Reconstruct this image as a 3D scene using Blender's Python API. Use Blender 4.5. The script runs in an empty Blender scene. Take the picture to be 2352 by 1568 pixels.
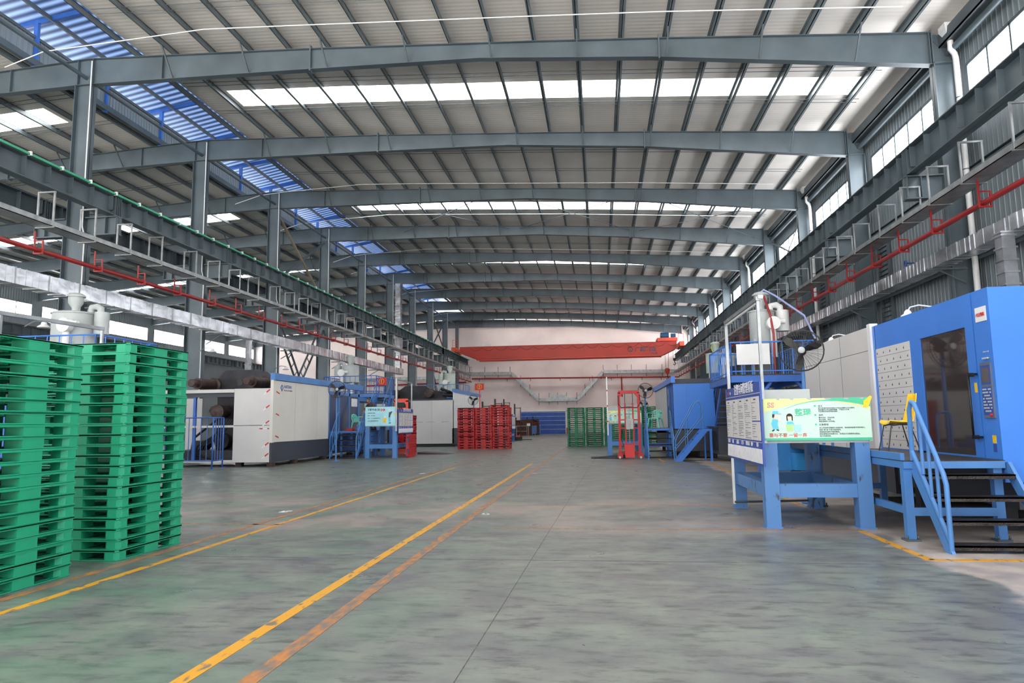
import bpy, math, random
from mathutils import Vector, Matrix
R_ = math.radians
random.seed(7)
S = bpy.context.scene
COL = S.collection

# ---------------------------------------------------------------- camera
cam_d = bpy.data.cameras.new('camera'); cam = bpy.data.objects.new('camera', cam_d); COL.objects.link(cam)
_yaw, _pit, _rol = .1260, .1179, -.0137
_f = Vector((-math.sin(_yaw)*math.cos(_pit), math.cos(_yaw)*math.cos(_pit), math.sin(_pit)))
_r = Vector((math.cos(_yaw), math.sin(_yaw), 0)); _u = _r.cross(_f)
_r2 = _r*math.cos(_rol)+_u*math.sin(_rol); _u2 = -_r*math.sin(_rol)+_u*math.cos(_rol)
m = Matrix((( _r2.x,_u2.x,-_f.x),(_r2.y,_u2.y,-_f.y),(_r2.z,_u2.z,-_f.z))).to_4x4()
m.translation = Vector((0,0,1.55)); cam.matrix_world = m
cam_d.sensor_width = 36; cam_d.lens = 36*1565.6/2352; cam_d.clip_end = 500; cam_d.clip_start = .05
S.camera = cam
# ---------------------------------------------------------------- light
W = bpy.data.worlds.new('sky'); S.world = W; W.use_nodes = True
_N = W.node_tree.nodes; bg = _N['Background']; bg.inputs[1].default_value = 1.0
_tc = _N.new('ShaderNodeTexCoord'); _sx = _N.new('ShaderNodeSeparateXYZ'); _cr = _N.new('ShaderNodeValToRGB')   # overcast sky above; brighter lower half added to light the ceiling from below
W.node_tree.links.new(_tc.outputs['Generated'], _sx.inputs[0]); _mr = _N.new('ShaderNodeMapRange'); _mr.inputs[1].default_value = -.04; _mr.inputs[2].default_value = .04
W.node_tree.links.new(_sx.outputs[2], _mr.inputs[0]); _mx = _N.new('ShaderNodeMixRGB'); W.node_tree.links.new(_mr.outputs[0], _mx.inputs[0])
_mx.inputs[1].default_value = (9.0,8.6,8.1,1); _mx.inputs[2].default_value = (2.1,2.25,2.4,1); W.node_tree.links.new(_mx.outputs[0], bg.inputs[0])
SKYLIGHT = 8.0
S.view_settings.view_transform = 'Standard'; S.view_settings.look = 'None'
S.view_settings.gamma = 1; S.view_settings.use_curve_mapping = False
S.view_settings.exposure = 0.08

# ---------------------------------------------------------------- helpers
def lin(c):
    return tuple(((v/255)/12.92 if v/255 <= .04045 else ((v/255+.055)/1.055)**2.4) for v in c)+(1,)
MATS = {}
def mat(name, rgb, rough=.5, metal=0., var=.08, scale=2., bump=0., bscale=20., stretch=None, rgb2=None, v2=None, spec=.5):
    if name in MATS: return MATS[name]
    m = bpy.data.materials.new(name); m.use_nodes = True; nt = m.node_tree; N = nt.nodes; L = nt.links
    b = N['Principled BSDF']; b.inputs['Roughness'].default_value = rough; b.inputs['Metallic'].default_value = metal
    b.inputs['Specular IOR Level'].default_value = spec
    tc = N.new('ShaderNodeTexCoord'); mp = N.new('ShaderNodeMapping'); L.new(tc.outputs['Object'], mp.inputs[0])
    if stretch: mp.inputs['Scale'].default_value = stretch
    nz = N.new('ShaderNodeTexNoise'); nz.inputs['Scale'].default_value = scale; nz.inputs['Detail'].default_value = 5; L.new(mp.outputs[0], nz.inputs['Vector'])
    rp = N.new('ShaderNodeValToRGB'); c = lin(rgb)
    d = lin(rgb2) if rgb2 else tuple(x*(1-2.2*var) for x in c[:3])+(1,)
    e = c if rgb2 else tuple(min(1,x*(1+var)) for x in c[:3])+(1,)
    lo, hi = v2 if v2 else (.3,.65)
    rp.color_ramp.elements[0].position = lo; rp.color_ramp.elements[0].color = d
    rp.color_ramp.elements[1].position = hi; rp.color_ramp.elements[1].color = e
    L.new(nz.outputs['Fac'], rp.inputs[0]); L.new(rp.outputs[0], b.inputs['Base Color'])
    if bump:
        n2 = N.new('ShaderNodeTexNoise'); n2.inputs['Scale'].default_value = bscale; L.new(mp.outputs[0], n2.inputs['Vector'])
        bp = N.new('ShaderNodeBump'); bp.inputs['Strength'].default_value = bump; bp.inputs['Distance'].default_value = .02
        L.new(n2.outputs['Fac'], bp.inputs['Height']); L.new(bp.outputs[0], b.inputs['Normal'])
    MATS[name] = m; return m
def emit(name, rgb, strength):
    if name in MATS: return MATS[name]
    m = bpy.data.materials.new(name); m.use_nodes = True; nt = m.node_tree
    b = nt.nodes['Principled BSDF']; b.inputs['Base Color'].default_value = lin(rgb)
    b.inputs['Emission Color'].default_value = lin(rgb); b.inputs['Emission Strength'].default_value = strength
    # faint uneven panel tone
    nz = nt.nodes.new('ShaderNodeTexNoise'); nz.inputs['Scale'].default_value = .4
    mr = nt.nodes.new('ShaderNodeMapRange'); mr.inputs[3].default_value = strength*.85; mr.inputs[4].default_value = strength*1.15
    nt.links.new(nz.outputs['Fac'], mr.inputs[0]); nt.links.new(mr.outputs[0], b.inputs['Emission Strength'])
    MATS[name] = m; return m

class MB:
    def __init__(s): s.v=[]; s.f=[]; s.mi=[]; s.sm=[]
    def _add(s, vs, fs, mi=0, smooth=False):
        o=len(s.v); s.v += [tuple(v) for v in vs]
        for f in fs: s.f.append(tuple(i+o for i in f)); s.mi.append(mi); s.sm.append(smooth)
        return s
    def hexa(s, p, mi=0):  # 4 bottom ccw, 4 top ccw
        return s._add(p, [(3,2,1,0),(4,5,6,7),(0,1,5,4),(1,2,6,5),(2,3,7,6),(3,0,4,7)], mi)
    def box(s, x0,x1,y0,y1,z0,z1, mi=0):
        return s.hexa([(x0,y0,z0),(x1,y0,z0),(x1,y1,z0),(x0,y1,z0),(x0,y0,z1),(x1,y0,z1),(x1,y1,z1),(x0,y1,z1)], mi)
    def bar(s, a, b, w, h, mi=0, up=(0,0,1)):
        a=Vector(a); b=Vector(b); d=(b-a).normalized(); up=Vector(up)
        if abs(d.dot(up))>.99: up=Vector((1,0,0))
        x=d.cross(up).normalized(); z=x.cross(d)
        p=[q+x*i*w/2+z*j*h/2 for q in (a,b) for i,j in ((-1,-1),(1,-1),(1,1),(-1,1))]
        return s._add(p, [(0,1,2,3),(7,6,5,4),(0,4,5,1),(1,5,6,2),(2,6,7,3),(3,7,4,0)], mi)
    def tube(s, pts, r, n=8, mi=0, closed=False):
        pts=[Vector(p) for p in pts]; k=len(pts); rings=[]; prev=None
        for i,p in enumerate(pts):
            if closed: d=(pts[(i+1)%k]-pts[i-1]).normalized()
            else: d=((pts[min(i+1,k-1)]-p).normalized()+(p-pts[max(i-1,0)]).normalized()).normalized()
            if prev is None:
                up=Vector((0,0,1)) if abs(d.z)<.9 else Vector((1,0,0)); x=d.cross(up).normalized()
            else:
                x=(prev-d*prev.dot(d)).normalized()
            prev=x; y=d.cross(x)
            rr = r[i] if isinstance(r,(list,tuple)) else r
            rings.append([p+(x*math.cos(2*math.pi*j/n)+y*math.sin(2*math.pi*j/n))*rr for j in range(n)])
        vs=[v for g in rings for v in g]; fs=[]
        for i in range(k if closed else k-1):
            a=i*n; b=((i+1)%k)*n
            for j in range(n): fs.append((a+j, a+(j+1)%n, b+(j+1)%n, b+j))
        if not closed: fs += [tuple(range(n))[::-1], tuple(range((k-1)*n, k*n))]
        return s._add(vs, fs, mi, True)
    def lathe(s, prof, c=(0,0,0), n=20, axis='z', mi=0):
        vs=[]; fs=[]
        for r,h in prof:
            for j in range(n):
                a=2*math.pi*j/n; p=(r*math.cos(a), r*math.sin(a), h)
                if axis=='y': p=(p[0],p[2],p[1])
                if axis=='x': p=(p[2],p[0],p[1])
                vs.append((p[0]+c[0],p[1]+c[1],p[2]+c[2]))
        k=len(prof)
        for i in range(k-1):
            for j in range(n): fs.append((i*n+j, i*n+(j+1)%n, (i+1)*n+(j+1)%n, (i+1)*n+j))
        fs += [tuple(range(n))[::-1], tuple(range((k-1)*n,k*n))]
        return s._add(vs, fs, mi, True)
    def prism(s, poly, a, b, axis='y', mi=0):  # poly in the plane across axis
        def P(u,v,t): return {'y':(u,t,v),'x':(t,u,v),'z':(u,v,t)}[axis]
        n=len(poly); vs=[P(u,v,a) for u,v in poly]+[P(u,v,b) for u,v in poly]
        fs=[tuple(range(n))[::-1], tuple(range(n,2*n))]+[(i,(i+1)%n,(i+1)%n+n,i+n) for i in range(n)]
        return s._add(vs, fs, mi)
    def build(s, name, mats, parent=None, loc=None, rot=None):
        me=bpy.data.meshes.new(name); me.from_pydata(s.v,[],s.f)
        if not isinstance(mats,(list,tuple)): mats=[mats]
        for q in mats: me.materials.append(q)
        me.polygons.foreach_set('material_index', s.mi); me.polygons.foreach_set('use_smooth', s.sm)
        me.update()
        import bmesh
        b=bmesh.new(); b.from_mesh(me); bmesh.ops.recalc_face_normals(b, faces=b.faces[:]); 
        for e in b.edges:
            if len(e.link_faces)==2 and e.calc_face_angle(0)>R_(38): e.smooth=False
        b.to_mesh(me); b.free()
        o=bpy.data.objects.new(name, me); COL.objects.link(o)
        if parent: o.parent=parent
        if loc: o.location=loc
        if rot: o.rotation_euler=rot
        return o
def tag(o, label, cat, group=None, kind=None):
    if label: o['label']=label
    if cat: o['category']=cat
    if group: o['group']=group
    if kind: o['kind']=kind
    return o
def thing(name, label, cat, loc=(0,0,0), rz=0, group=None):
    o=bpy.data.objects.new(name,None); o.empty_display_size=.2; COL.objects.link(o); o.location=loc; o.rotation_euler=(0,0,rz)
    return tag(o,label,cat,group)
def struct(o): o['kind']='structure'; return o
def copy_tree(o, parent=None, loc=None, label=None):
    c=o.copy(); COL.objects.link(c)
    if parent: c.parent=parent
    for ch in list(o.children): copy_tree(ch, c)
    if loc is not None: c.location=loc
    if label: c['label']=label
    return c
ORD=['bottom','second','third','fourth','fifth','sixth','seventh','eighth','ninth','tenth','eleventh','twelfth','thirteenth','fourteenth','fifteenth','sixteenth','seventeenth','eighteenth','nineteenth','twentieth','twenty-first','twenty-second']
NTH=['nearest']+ORD[1:]
def text(s, size, m, parent, loc, rot=(R_(90),0,0), align='LEFT', sx=1., bold=0., name='lettering', depth=.0015):
    cu=bpy.data.curves.new('t','FONT'); cu.body=s; cu.size=size; cu.align_x=align; cu.extrude=depth; cu.resolution_u=2; cu.offset=bold
    o=bpy.data.objects.new('t',cu); COL.objects.link(o)
    dg=bpy.context.evaluated_depsgraph_get(); me=bpy.data.meshes.new_from_object(o.evaluated_get(dg))
    bpy.data.objects.remove(o); bpy.data.curves.remove(cu)
    me.materials.clear(); me.materials.append(m); me.name=name
    if sx!=1.:
        for v in me.vertices: v.co.x*=sx
    t=bpy.data.objects.new(name,me); COL.objects.link(t); t.parent=parent; t.location=loc; t.rotation_euler=rot
    return t

# ---------------------------------------------------------------- materials
STEEL = mat('painted_steel',(84,96,103),.42,.15,.12,.7,.05,6)
STEELD= mat('painted_steel_dark',(82,92,98),.5,.1,.12,1.)
PURL  = mat('purlin_steel',(112,122,128),.4,.2,.1,.8)
GALV  = mat('galvanised',(158,162,164),.38,.7,.14,3.)
ROOFM = None
BLUE  = mat('blue_paint',(62,126,218),.34,.0,.05,.6)
BLUEL = mat('blue_paint_light',(76,128,190),.42,.0,.08,1.2)
BLUED = mat('blue_paint_deep',(54,104,186),.45,.0,.1,1.5)
WORN  = mat('blue_paint_worn',(80,126,182),.45,0,.1,9.,.05,30,(1,1,.4),(64,70,80),(.33,.39))
WHITEP= mat('white_panel',(208,206,205),.45,0,.03,.7)
CREAM = mat('cream_panel',(216,212,205),.45,0,.03,.7)
DARK  = mat('dark_iron',(46,46,52),.5,.3,.25,2.)
RUST  = mat('brown_iron',(74,60,56),.5,.4,.25,4.)
BLACK = mat('black_plastic',(22,22,24),.4,0,.1,5.)
CHARC = mat('charcoal_paint',(62,66,76),.5,0,.05,.6)
GREEN = mat('green_plastic',(28,158,118),.45,0,.05,1.3)
GREENF= mat('green_plastic_deep',(24,122,82),.5,0,.05,1.3)
RED   = mat('red_plastic',(184,30,34),.45,0,.06,1.3)
REDP  = mat('red_pipe',(150,32,34),.35,0,.1,1.)
CRANE = mat('crane_orange_red',(196,58,42),.4,0,.05,.5)
CRANEL= mat('crane_light_orange',(240,84,60),.4,0,.05,.5)
WHITE = mat('white_paint',(226,226,226),.4,0,.03,2.)
PVC   = mat('white_pvc',(214,216,218),.3,0,.03,2.)
YEL   = mat('yellow_plastic',(240,196,20),.3,0,.05,4.)
AQUA  = mat('aqua_plastic',(112,214,192),.35,0,.04,4.)
GREYP = mat('grey_enamel',(172,178,178),.4,.0,.06,2.)
MOTOR = mat('motor_blue',(44,92,128),.4,.1,.08,3.)
TREAD = mat('tread_plate',(66,60,58),.38,.6,.2,8.,.5,60)
NAVY  = mat('navy_print',(46,78,158),.4,0,.03,3.)
PAPER = mat('paper',(222,222,228),.6,0,.04,9.)
INK   = mat('ink',(70,74,90),.6,0,.02,5.)
REDI  = mat('red_ink',(200,40,40),.5,0,.02,5.)
def glass_mat(name, rgb, rough=.05, alpha=1.):
    m=bpy.data.materials.new(name); m.use_nodes=True; N=m.node_tree.nodes; L=m.node_tree.links
    b=N['Principled BSDF']; b.inputs['Roughness'].default_value=rough; b.inputs['Base Color'].default_value=lin(rgb)
    b.inputs['Specular IOR Level'].default_value=.9; b.inputs['Alpha'].default_value=alpha
    nz=N.new('ShaderNodeTexNoise'); nz.inputs['Scale'].default_value=5
    mr=N.new('ShaderNodeMapRange'); mr.inputs[3].default_value=rough*.6; mr.inputs[4].default_value=rough*1.6+.01
    L.new(nz.outputs['Fac'],mr.inputs[0]); L.new(mr.outputs[0],b.inputs['Roughness'])
    return m
DGLASS=glass_mat('dark_machine_glass',(58,50,50),.04,.93)
PANE=emit('daylit_glazing',(250,252,255),12.)
SKYP=emit('daylit_roof_panel',(255,253,250),SKYLIGHT)

def foil():
    m=mat('duct_foil',(190,192,198),.28,.85,.2,2.,.9,3.,(1,.6,1)); return m
FOIL=foil()

def blue_sheet():
    m=bpy.data.materials.new('blue_roof_sheet'); m.use_nodes=True; nt=m.node_tree; N=nt.nodes; L=nt.links
    for n in list(N): N.remove(n)
    o=N.new('ShaderNodeOutputMaterial'); a=N.new('ShaderNodeAddShader'); t=N.new('ShaderNodeBsdfTranslucent'); d=N.new('ShaderNodeBsdfPrincipled')
    tc=N.new('ShaderNodeTexCoord'); w=N.new('ShaderNodeTexWave'); w.bands_direction='Y'; w.inputs['Scale'].default_value=.8; w.inputs['Distortion'].default_value=0
    rp=N.new('ShaderNodeValToRGB'); rp.color_ramp.elements[0].color=lin((74,90,116)); rp.color_ramp.elements[1].color=lin((154,168,188))
    L.new(tc.outputs['Object'],w.inputs[0]); L.new(w.outputs['Fac'],rp.inputs[0]); L.new(rp.outputs[0],t.inputs[0]); L.new(rp.outputs[0],d.inputs['Base Color'])
    L.new(t.outputs[0],a.inputs[0]); L.new(d.outputs[0],a.inputs[1]); L.new(a.outputs[0],o.inputs[0]); d.inputs['Roughness'].default_value=.5
    return m
BSHEET=blue_sheet()

def sheet_mat(name, rgb, axis, sc, rough=.5, metal=.1, bump=.3):
    m=mat(name,rgb,rough,metal,.06,.35)
    nt=m.node_tree; N=nt.nodes; L=nt.links; b=N['Principled BSDF']
    tc=N.new('ShaderNodeTexCoord'); w=N.new('ShaderNodeTexWave'); w.bands_direction=axis; w.inputs['Scale'].default_value=sc; w.inputs['Distortion'].default_value=0
    bp=N.new('ShaderNodeBump'); bp.inputs['Strength'].default_value=bump; bp.inputs['Distance'].default_value=.03
    L.new(tc.outputs['Object'],w.inputs[0]); L.new(w.outputs['Fac'],bp.inputs['Height']); L.new(bp.outputs[0],b.inputs['Normal'])
    return m
ROOFM=sheet_mat('roof_lining',(232,226,220),'Y',1.6,.4,.1,.12)
WALLS=sheet_mat('wall_sheet',(134,144,150),'Y',1.3,.42,.25,.3)
FARW =sheet_mat('far_wall_panel',(232,218,214),'X',.16,.5,0,.05)

def floor_mat():
    m=bpy.data.materials.new('factory_floor'); m.use_nodes=True; nt=m.node_tree; N=nt.nodes; L=nt.links; b=N['Principled BSDF']
    tc=N.new('ShaderNodeTexCoord')
    def noise(sc, det=4, stretch=(1,1,1), off=(0,0,0), rough=.55):
        mp=N.new('ShaderNodeMapping'); mp.inputs['Scale'].default_value=stretch; mp.inputs['Location'].default_value=off; L.new(tc.outputs['Object'],mp.inputs[0])
        n=N.new('ShaderNodeTexNoise'); n.inputs['Scale'].default_value=sc; n.inputs['Detail'].default_value=det; n.inputs['Roughness'].default_value=rough
        L.new(mp.outputs[0],n.inputs['Vector']); return n.outputs['Fac']
    def ramp(v, els):
        r=N.new('ShaderNodeValToRGB'); cr=r.color_ramp
        while len(cr.elements)<len(els): cr.elements.new(.5)
        for e,(p,c) in zip(cr.elements,els): e.position=p; e.color=c if len(c)==4 else lin(c)
        L.new(v,r.inputs[0]); return r.outputs[0]
    def mix(f,a,c,mode='MIX'):
        x=N.new('ShaderNodeMixRGB'); x.blend_type=mode
        for i,v in ((0,f),(1,a),(2,c)):
            if isinstance(v,(float,int)): x.inputs[i].default_value=v
            elif isinstance(v,tuple): x.inputs[i].default_value=v
            else: L.new(v,x.inputs[i])
        return x.outputs[0]
    # broad tone: green-grey to lilac-grey blotches
    base=ramp(noise(.22,3,(1,1,1)),[(.32,(102,101,107)),(.48,(108,112,108)),(.66,(116,113,110))])
    bl=ramp(noise(1.7,8,(1,1.2,1),(3,1,0),.62),[(.36,(84,83,92)),(.5,(104,108,106)),(.66,(120,130,119))])
    col=mix(.6,base,bl)
    tr=ramp(noise(5.5,9,(.55,1.7,1),(9,4,0),.7),[(.38,lin((165,165,170))),(.5,(1,1,1,1)),(.68,(1.0,1.0,1.0,1))])
    col=mix(.75,col,tr,'MULTIPLY')
    # green tint: pallets' reflection painted into the floor colour, broken up like worn paint
    sx=N.new('ShaderNodeSeparateXYZ'); L.new(tc.outputs['Object'],sx.inputs[0])
    def rng(v,a,c,inv=False):
        r=N.new('ShaderNodeMapRange'); r.inputs[1].default_value=a; r.inputs[2].default_value=c; r.interpolation_type='SMOOTHSTEP'
        if inv: r.inputs[3].default_value=1; r.inputs[4].default_value=0
        L.new(v,r.inputs[0]); return r.outputs[0]
    def mul(a,c):
        x=N.new('ShaderNodeMath'); x.operation='MULTIPLY'
        for i,v in ((0,a),(1,c)):
            if isinstance(v,(float,int)): x.inputs[i].default_value=v
            else: L.new(v,x.inputs[i])
        return x.outputs[0]
    def add(a,c):
        x=N.new('ShaderNodeMath'); x.operation='ADD'
        for i,v in ((0,a),(1,c)):
            if isinstance(v,(float,int)): x.inputs[i].default_value=v
            else: L.new(v,x.inputs[i])
        return x.outputs[0]
    # bare concrete right of the painted aisle, ragged edge
    edge=add(sx.outputs[0], mul(noise(1.2,5),1.1))
    bare=mul(rng(edge,4.0,4.25), rng(sx.outputs[1],10.2,9.6,False))
    bare=rng(edge,4.0,4.2)
    bc=ramp(noise(2.5,7),[(.35,(140,132,130)),(.6,(176,166,158))])
    col=mix(bare,col,bc)
    # warm worn cross aisles
    cross=mul(mul(rng(sx.outputs[1],9.2,10.4), rng(sx.outputs[1],16.,12.5)), rng(noise(.5,4,(1,1,1),(5,5,0)),.38,.62))
    col=mix(mul(cross,.45),col,lin((164,146,138)))
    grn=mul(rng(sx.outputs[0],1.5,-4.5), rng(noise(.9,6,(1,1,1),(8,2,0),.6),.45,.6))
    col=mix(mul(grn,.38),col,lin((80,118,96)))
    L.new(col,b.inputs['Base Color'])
    r=ramp(noise(1.4,6,(1,1,1),(2,7,0)),[(.3,(.26,.26,.26,1)),(.7,(.5,.5,.5,1))]); L.new(r,b.inputs['Roughness'])
    bp=N.new('ShaderNodeBump'); bp.inputs['Strength'].default_value=.12; bp.inputs['Distance'].default_value=.01
    L.new(noise(9,4),bp.inputs['Height']); L.new(bp.outputs[0],b.inputs['Normal'])
    return m
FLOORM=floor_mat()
def line_mat(name, rgb, lo, hi):
    m=mat(name,rgb,.45,0,.1,9.,0,20,(1.6,.6,1),(104,98,94),(lo,hi)); return m
LINEY=line_mat('yellow_line_paint',(196,142,34),.36,.44)
LINEO=line_mat('orange_line_paint',(170,112,56),.40,.62)

# ================================================================ SETTING
XL, XR = -18.7, 10.75           # column lines
FR = [22+7.5*k for k in range(9)]
YW = 89.5
WX, WLX = 11.6, -47.5
Y0 = -9.
RT = [(-47.5,13.45),(-22.4,15.06),(-18.6,15.27),(-10.1,14.94),(-1.83,14.5),(2.1,14.26),(10.75,13.67),(12.0,13.58)]
RB = [(-47.5,12.4),(-40,13.1),(-34,13.7),(-27,14.05),(-18.6,14.25),(-10.1,14.14),(-3.8,14.03),(2.1,13.58),(10.75,12.59)]
def itp(P,x):
    for (a,b),(c,d) in zip(P,P[1:]):
        if x<=c: return b+(d-b)*(x-a)/(c-a)
    return P[-1][1]
rt=lambda x: itp(RT,x)
rb=lambda x: itp(RB,x)

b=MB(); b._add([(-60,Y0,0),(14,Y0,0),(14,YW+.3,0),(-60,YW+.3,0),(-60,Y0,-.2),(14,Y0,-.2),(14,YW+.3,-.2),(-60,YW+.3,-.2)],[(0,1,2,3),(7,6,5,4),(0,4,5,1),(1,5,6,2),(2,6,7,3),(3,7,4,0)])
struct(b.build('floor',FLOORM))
# walls ------------------------------------------------
def wall_side(name, x, s, zb, zt, top, holes, mt):
    """sheet wall in the YZ plane, ribs towards the hall; s=+1 ribs toward -x"""
    b=MB(); t=.06*s
    xa,xb=min(x,x+t),max(x,x+t)
    b.box(xa,xb,Y0,YW,0,zb); b.box(xa,xb,Y0,YW,zt,top)
    ys=[Y0]+[v for h in holes for v in h]+[YW]
    for a,c in zip(ys[::2],ys[1::2]):
        if c>a: b.box(xa,xb,a,c,zb,zt)
    y=Y0+.2
    while y<YW:
        i=any(h[0]-.05<y<h[1]+.05 for h in holes)
        xi=x-.014*s
        if i:
            b.hexa([(x,y-.03,0),(xi,y-.015,0),(xi,y+.015,0),(x,y+.03,0),(x,y-.03,zb-.05),(xi,y-.015,zb-.05),(xi,y+.015,zb-.05),(x,y+.03,zb-.05)])
            b.hexa([(x,y-.03,zt+.1),(xi,y-.015,zt+.1),(xi,y+.015,zt+.1),(x,y+.03,zt+.1),(x,y-.03,top),(xi,y-.015,top),(xi,y+.015,top),(x,y+.03,top)])
        else:
            b.hexa([(x,y-.03,0),(xi,y-.015,0),(xi,y+.015,0),(x,y+.03,0),(x,y-.03,top),(xi,y-.015,top),(xi,y+.015,top),(x,y+.03,top)])
        y+=.25
    return struct(b.build(name,mt))
HR=[(f+.35,f+7.1) for f in [FR[0]-7.5*k for k in (4,3,2,1)]+FR]
wall_side('wall_right',WX,1,10.5,12.35,13.75,HR,WALLS)
HLw=[(f+.45,f+6.9) for f in [FR[0]-7.5*k for k in (2,1)]+FR]
wall_side('wall_left',WLX,-1,10.7,12.05,13.6,HLw,WALLS)
b=MB(); P=[(WLX-.1,0),(WX+.1,0),(WX+.1,rt(WX)+.2)]+[(x,z+.2) for x,z in RT[::-1][1:-1]]+[(WLX-.1,rt(WLX)+.2)]
b.prism(P,YW,YW+.2,'y'); struct(b.build('wall_far',FARW))
# windows
nwin=0
def window(x, s, y0, y1, z0, z1, n):
    global nwin; nwin+=1
    o=thing('window_%d'%nwin,None,None); del_=o; o['kind']='structure'; o.location=(x,(y0+y1)/2,z0)
    ym=(y0+y1)/2; f=MB(); w=.05
    a,c=y0-ym,y1-ym; h=z1-z0
    f.box(-.05,.05,a,c,-.04,.03); f.box(-.05,.05,a,c,h-.05,h+.05); f.box(-.05,.05,a-.03,a+.04,0,h); f.box(-.05,.05,c-.04,c+.03,0,h)
    for i in range(1,n):
        y=a+(c-a)*i/n; f.box(-.05,.05,y-.035,y+.035,0,h)
    f.build('window_frame',STEELD if s>0 else GALV,o)
    g=MB(); g.box(-.006,.006,a+.03,c-.03,.02,h-.03); g.build('pane',PANE,o)
for a,c in HR: window(WX,1,a,c,10.5,12.35,6)
for a,c in HLw: window(WLX,-1,a,c,10.7,12.05,4)
# ceiling: lining above the purlins, open over the ridge monitor and at the roof lights
SKY=[(25.2,26.6),(40.1,41.5),(55.1,56.5),(70.1,71.5),(85.0,86.4),(10.2,11.6),(-4.8,-3.4)]
SKY.sort()
PH=.25
b=MB()
def sheet(b,x0,x1,y0,y1,dz=PH,th=.06):
    xs=[x0]+[p[0] for p in RT if x0<p[0]<x1]+[x1]
    for a,c in zip(xs,xs[1:]):
        za,zc=rt(a)+dz,rt(c)+dz
        b.hexa([(a,y0,za),(c,y0,zc),(c,y1,zc),(a,y1,za),(a,y0,za+th),(c,y0,zc+th),(c,y1,zc+th),(a,y1,za+th)])
SX=[(-45.5,-23.4),(-15.0,9.9)]
for y0,y1 in zip([Y0]+[s[1] for s in SKY],[s[0] for s in SKY]+[YW]):
    sheet(b,WLX,-20.95,y0,y1); sheet(b,-16.6,WX,y0,y1)
for s0,s1 in SKY:
    sheet(b,WLX,SX[0][0],s0,s1); sheet(b,SX[0][1],-20.95,s0,s1); sheet(b,-16.6,SX[1][0],s0,s1); sheet(b,SX[1][1],WX,s0,s1)
b.box(-20.95,-16.6,Y0,21.9-7.5,15.5,15.56); b.box(-20.95,-16.6,YW-4,YW,15.5,15.56)
struct(b.build('ceiling',ROOFM))
for s0,s1 in SKY:
    for a,c in SX:
        nwin+=1; b=MB(); sheet(b,a,c,s0,s1,PH+.005,.02); struct(b.build('window_%d'%nwin,SKYP))
# blue sheeted ridge monitor above the opening
b=MB()
MR=[(-22.0,16.9),(-18.75,17.5),(-15.4,16.9)]
for (a,za),(c,zc) in zip(MR,MR[1:]):
    b.hexa([(a,14,za),(c,14,zc),(c,YW-4,zc),(a,YW-4,za),(a,14,za+.03),(c,14,zc+.03),(c,YW-4,zc+.03),(a,YW-4,za+.03)])
mon=thing('ridge_monitor','blue sheeted ridge monitor running along the roof above the left column line','roof monitor')
b.build('roof_sheet',BSHEET,mon)
b=MB(); b.box(-21.03,-20.97,14,YW-4,15.45,16.35)
for i in range(380):
    y=14.1+i*.19; b.box(-20.98,-20.95,y-.025,y+.025,15.45,16.35)
b.build('side_sheet',WALLS,mon)
b=MB()
for x,z in ((-20.3,17.12),(-19.0,17.35),(-17.3,17.12),(-16.2,16.95)): b.box(x-.04,x+.04,14,YW-4,z-.16,z)
b.box(-21.0,-20.9,14,YW-4,16.3,16.42); b.box(-20.98,-20.8,14,YW-4,15.2,15.45)
b.build('purlin',MATS['painted_steel_dark'],mon)
for i in range(19):
    y=18.25+3.75*i
    if y>YW-4.2: break
    b=MB(); b.bar((-20.92,y,15.15),(-20.92,y,17.0),.13,.16); b.bar((-22,y,16.84),(-18.75,y,17.3),.12,.18); b.bar((-18.75,y,17.3),(-15.6,y,16.84),.12,.18)
    b.build('monitor_frame',BLUED,mon)
# purlins
def purlin(x,i,side):
    b=MB(); z=rt(x)
    b.box(x-.012,x+.012,2,YW,z,z+.24); b.box(x-.012,x+.09,2,YW,z,z+.02); b.box(x-.09,x+.012,2,YW,z+.22,z+.24)
    o=b.build('roof_purlin',PURL)
    return o
xs=[]; x=1.07+1.48*6
while x>-16.7: xs.append(x); x-=1.48
for i,x in enumerate(xs):
    tag(purlin(x,i,1),'roof purlin over the main hall, %s from the right wall'%NTH[i].replace('nearest','first'),'purlin','purlins over the main hall')
x=-21.3; i=0
while x>-46.5:
    tag(purlin(x,i,-1),'long grey roof purlin over the left hall, %s beyond the ridge'%NTH[i].replace('nearest','first'),'purlin','purlins over the left hall'); x-=1.48; i+=1
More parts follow.
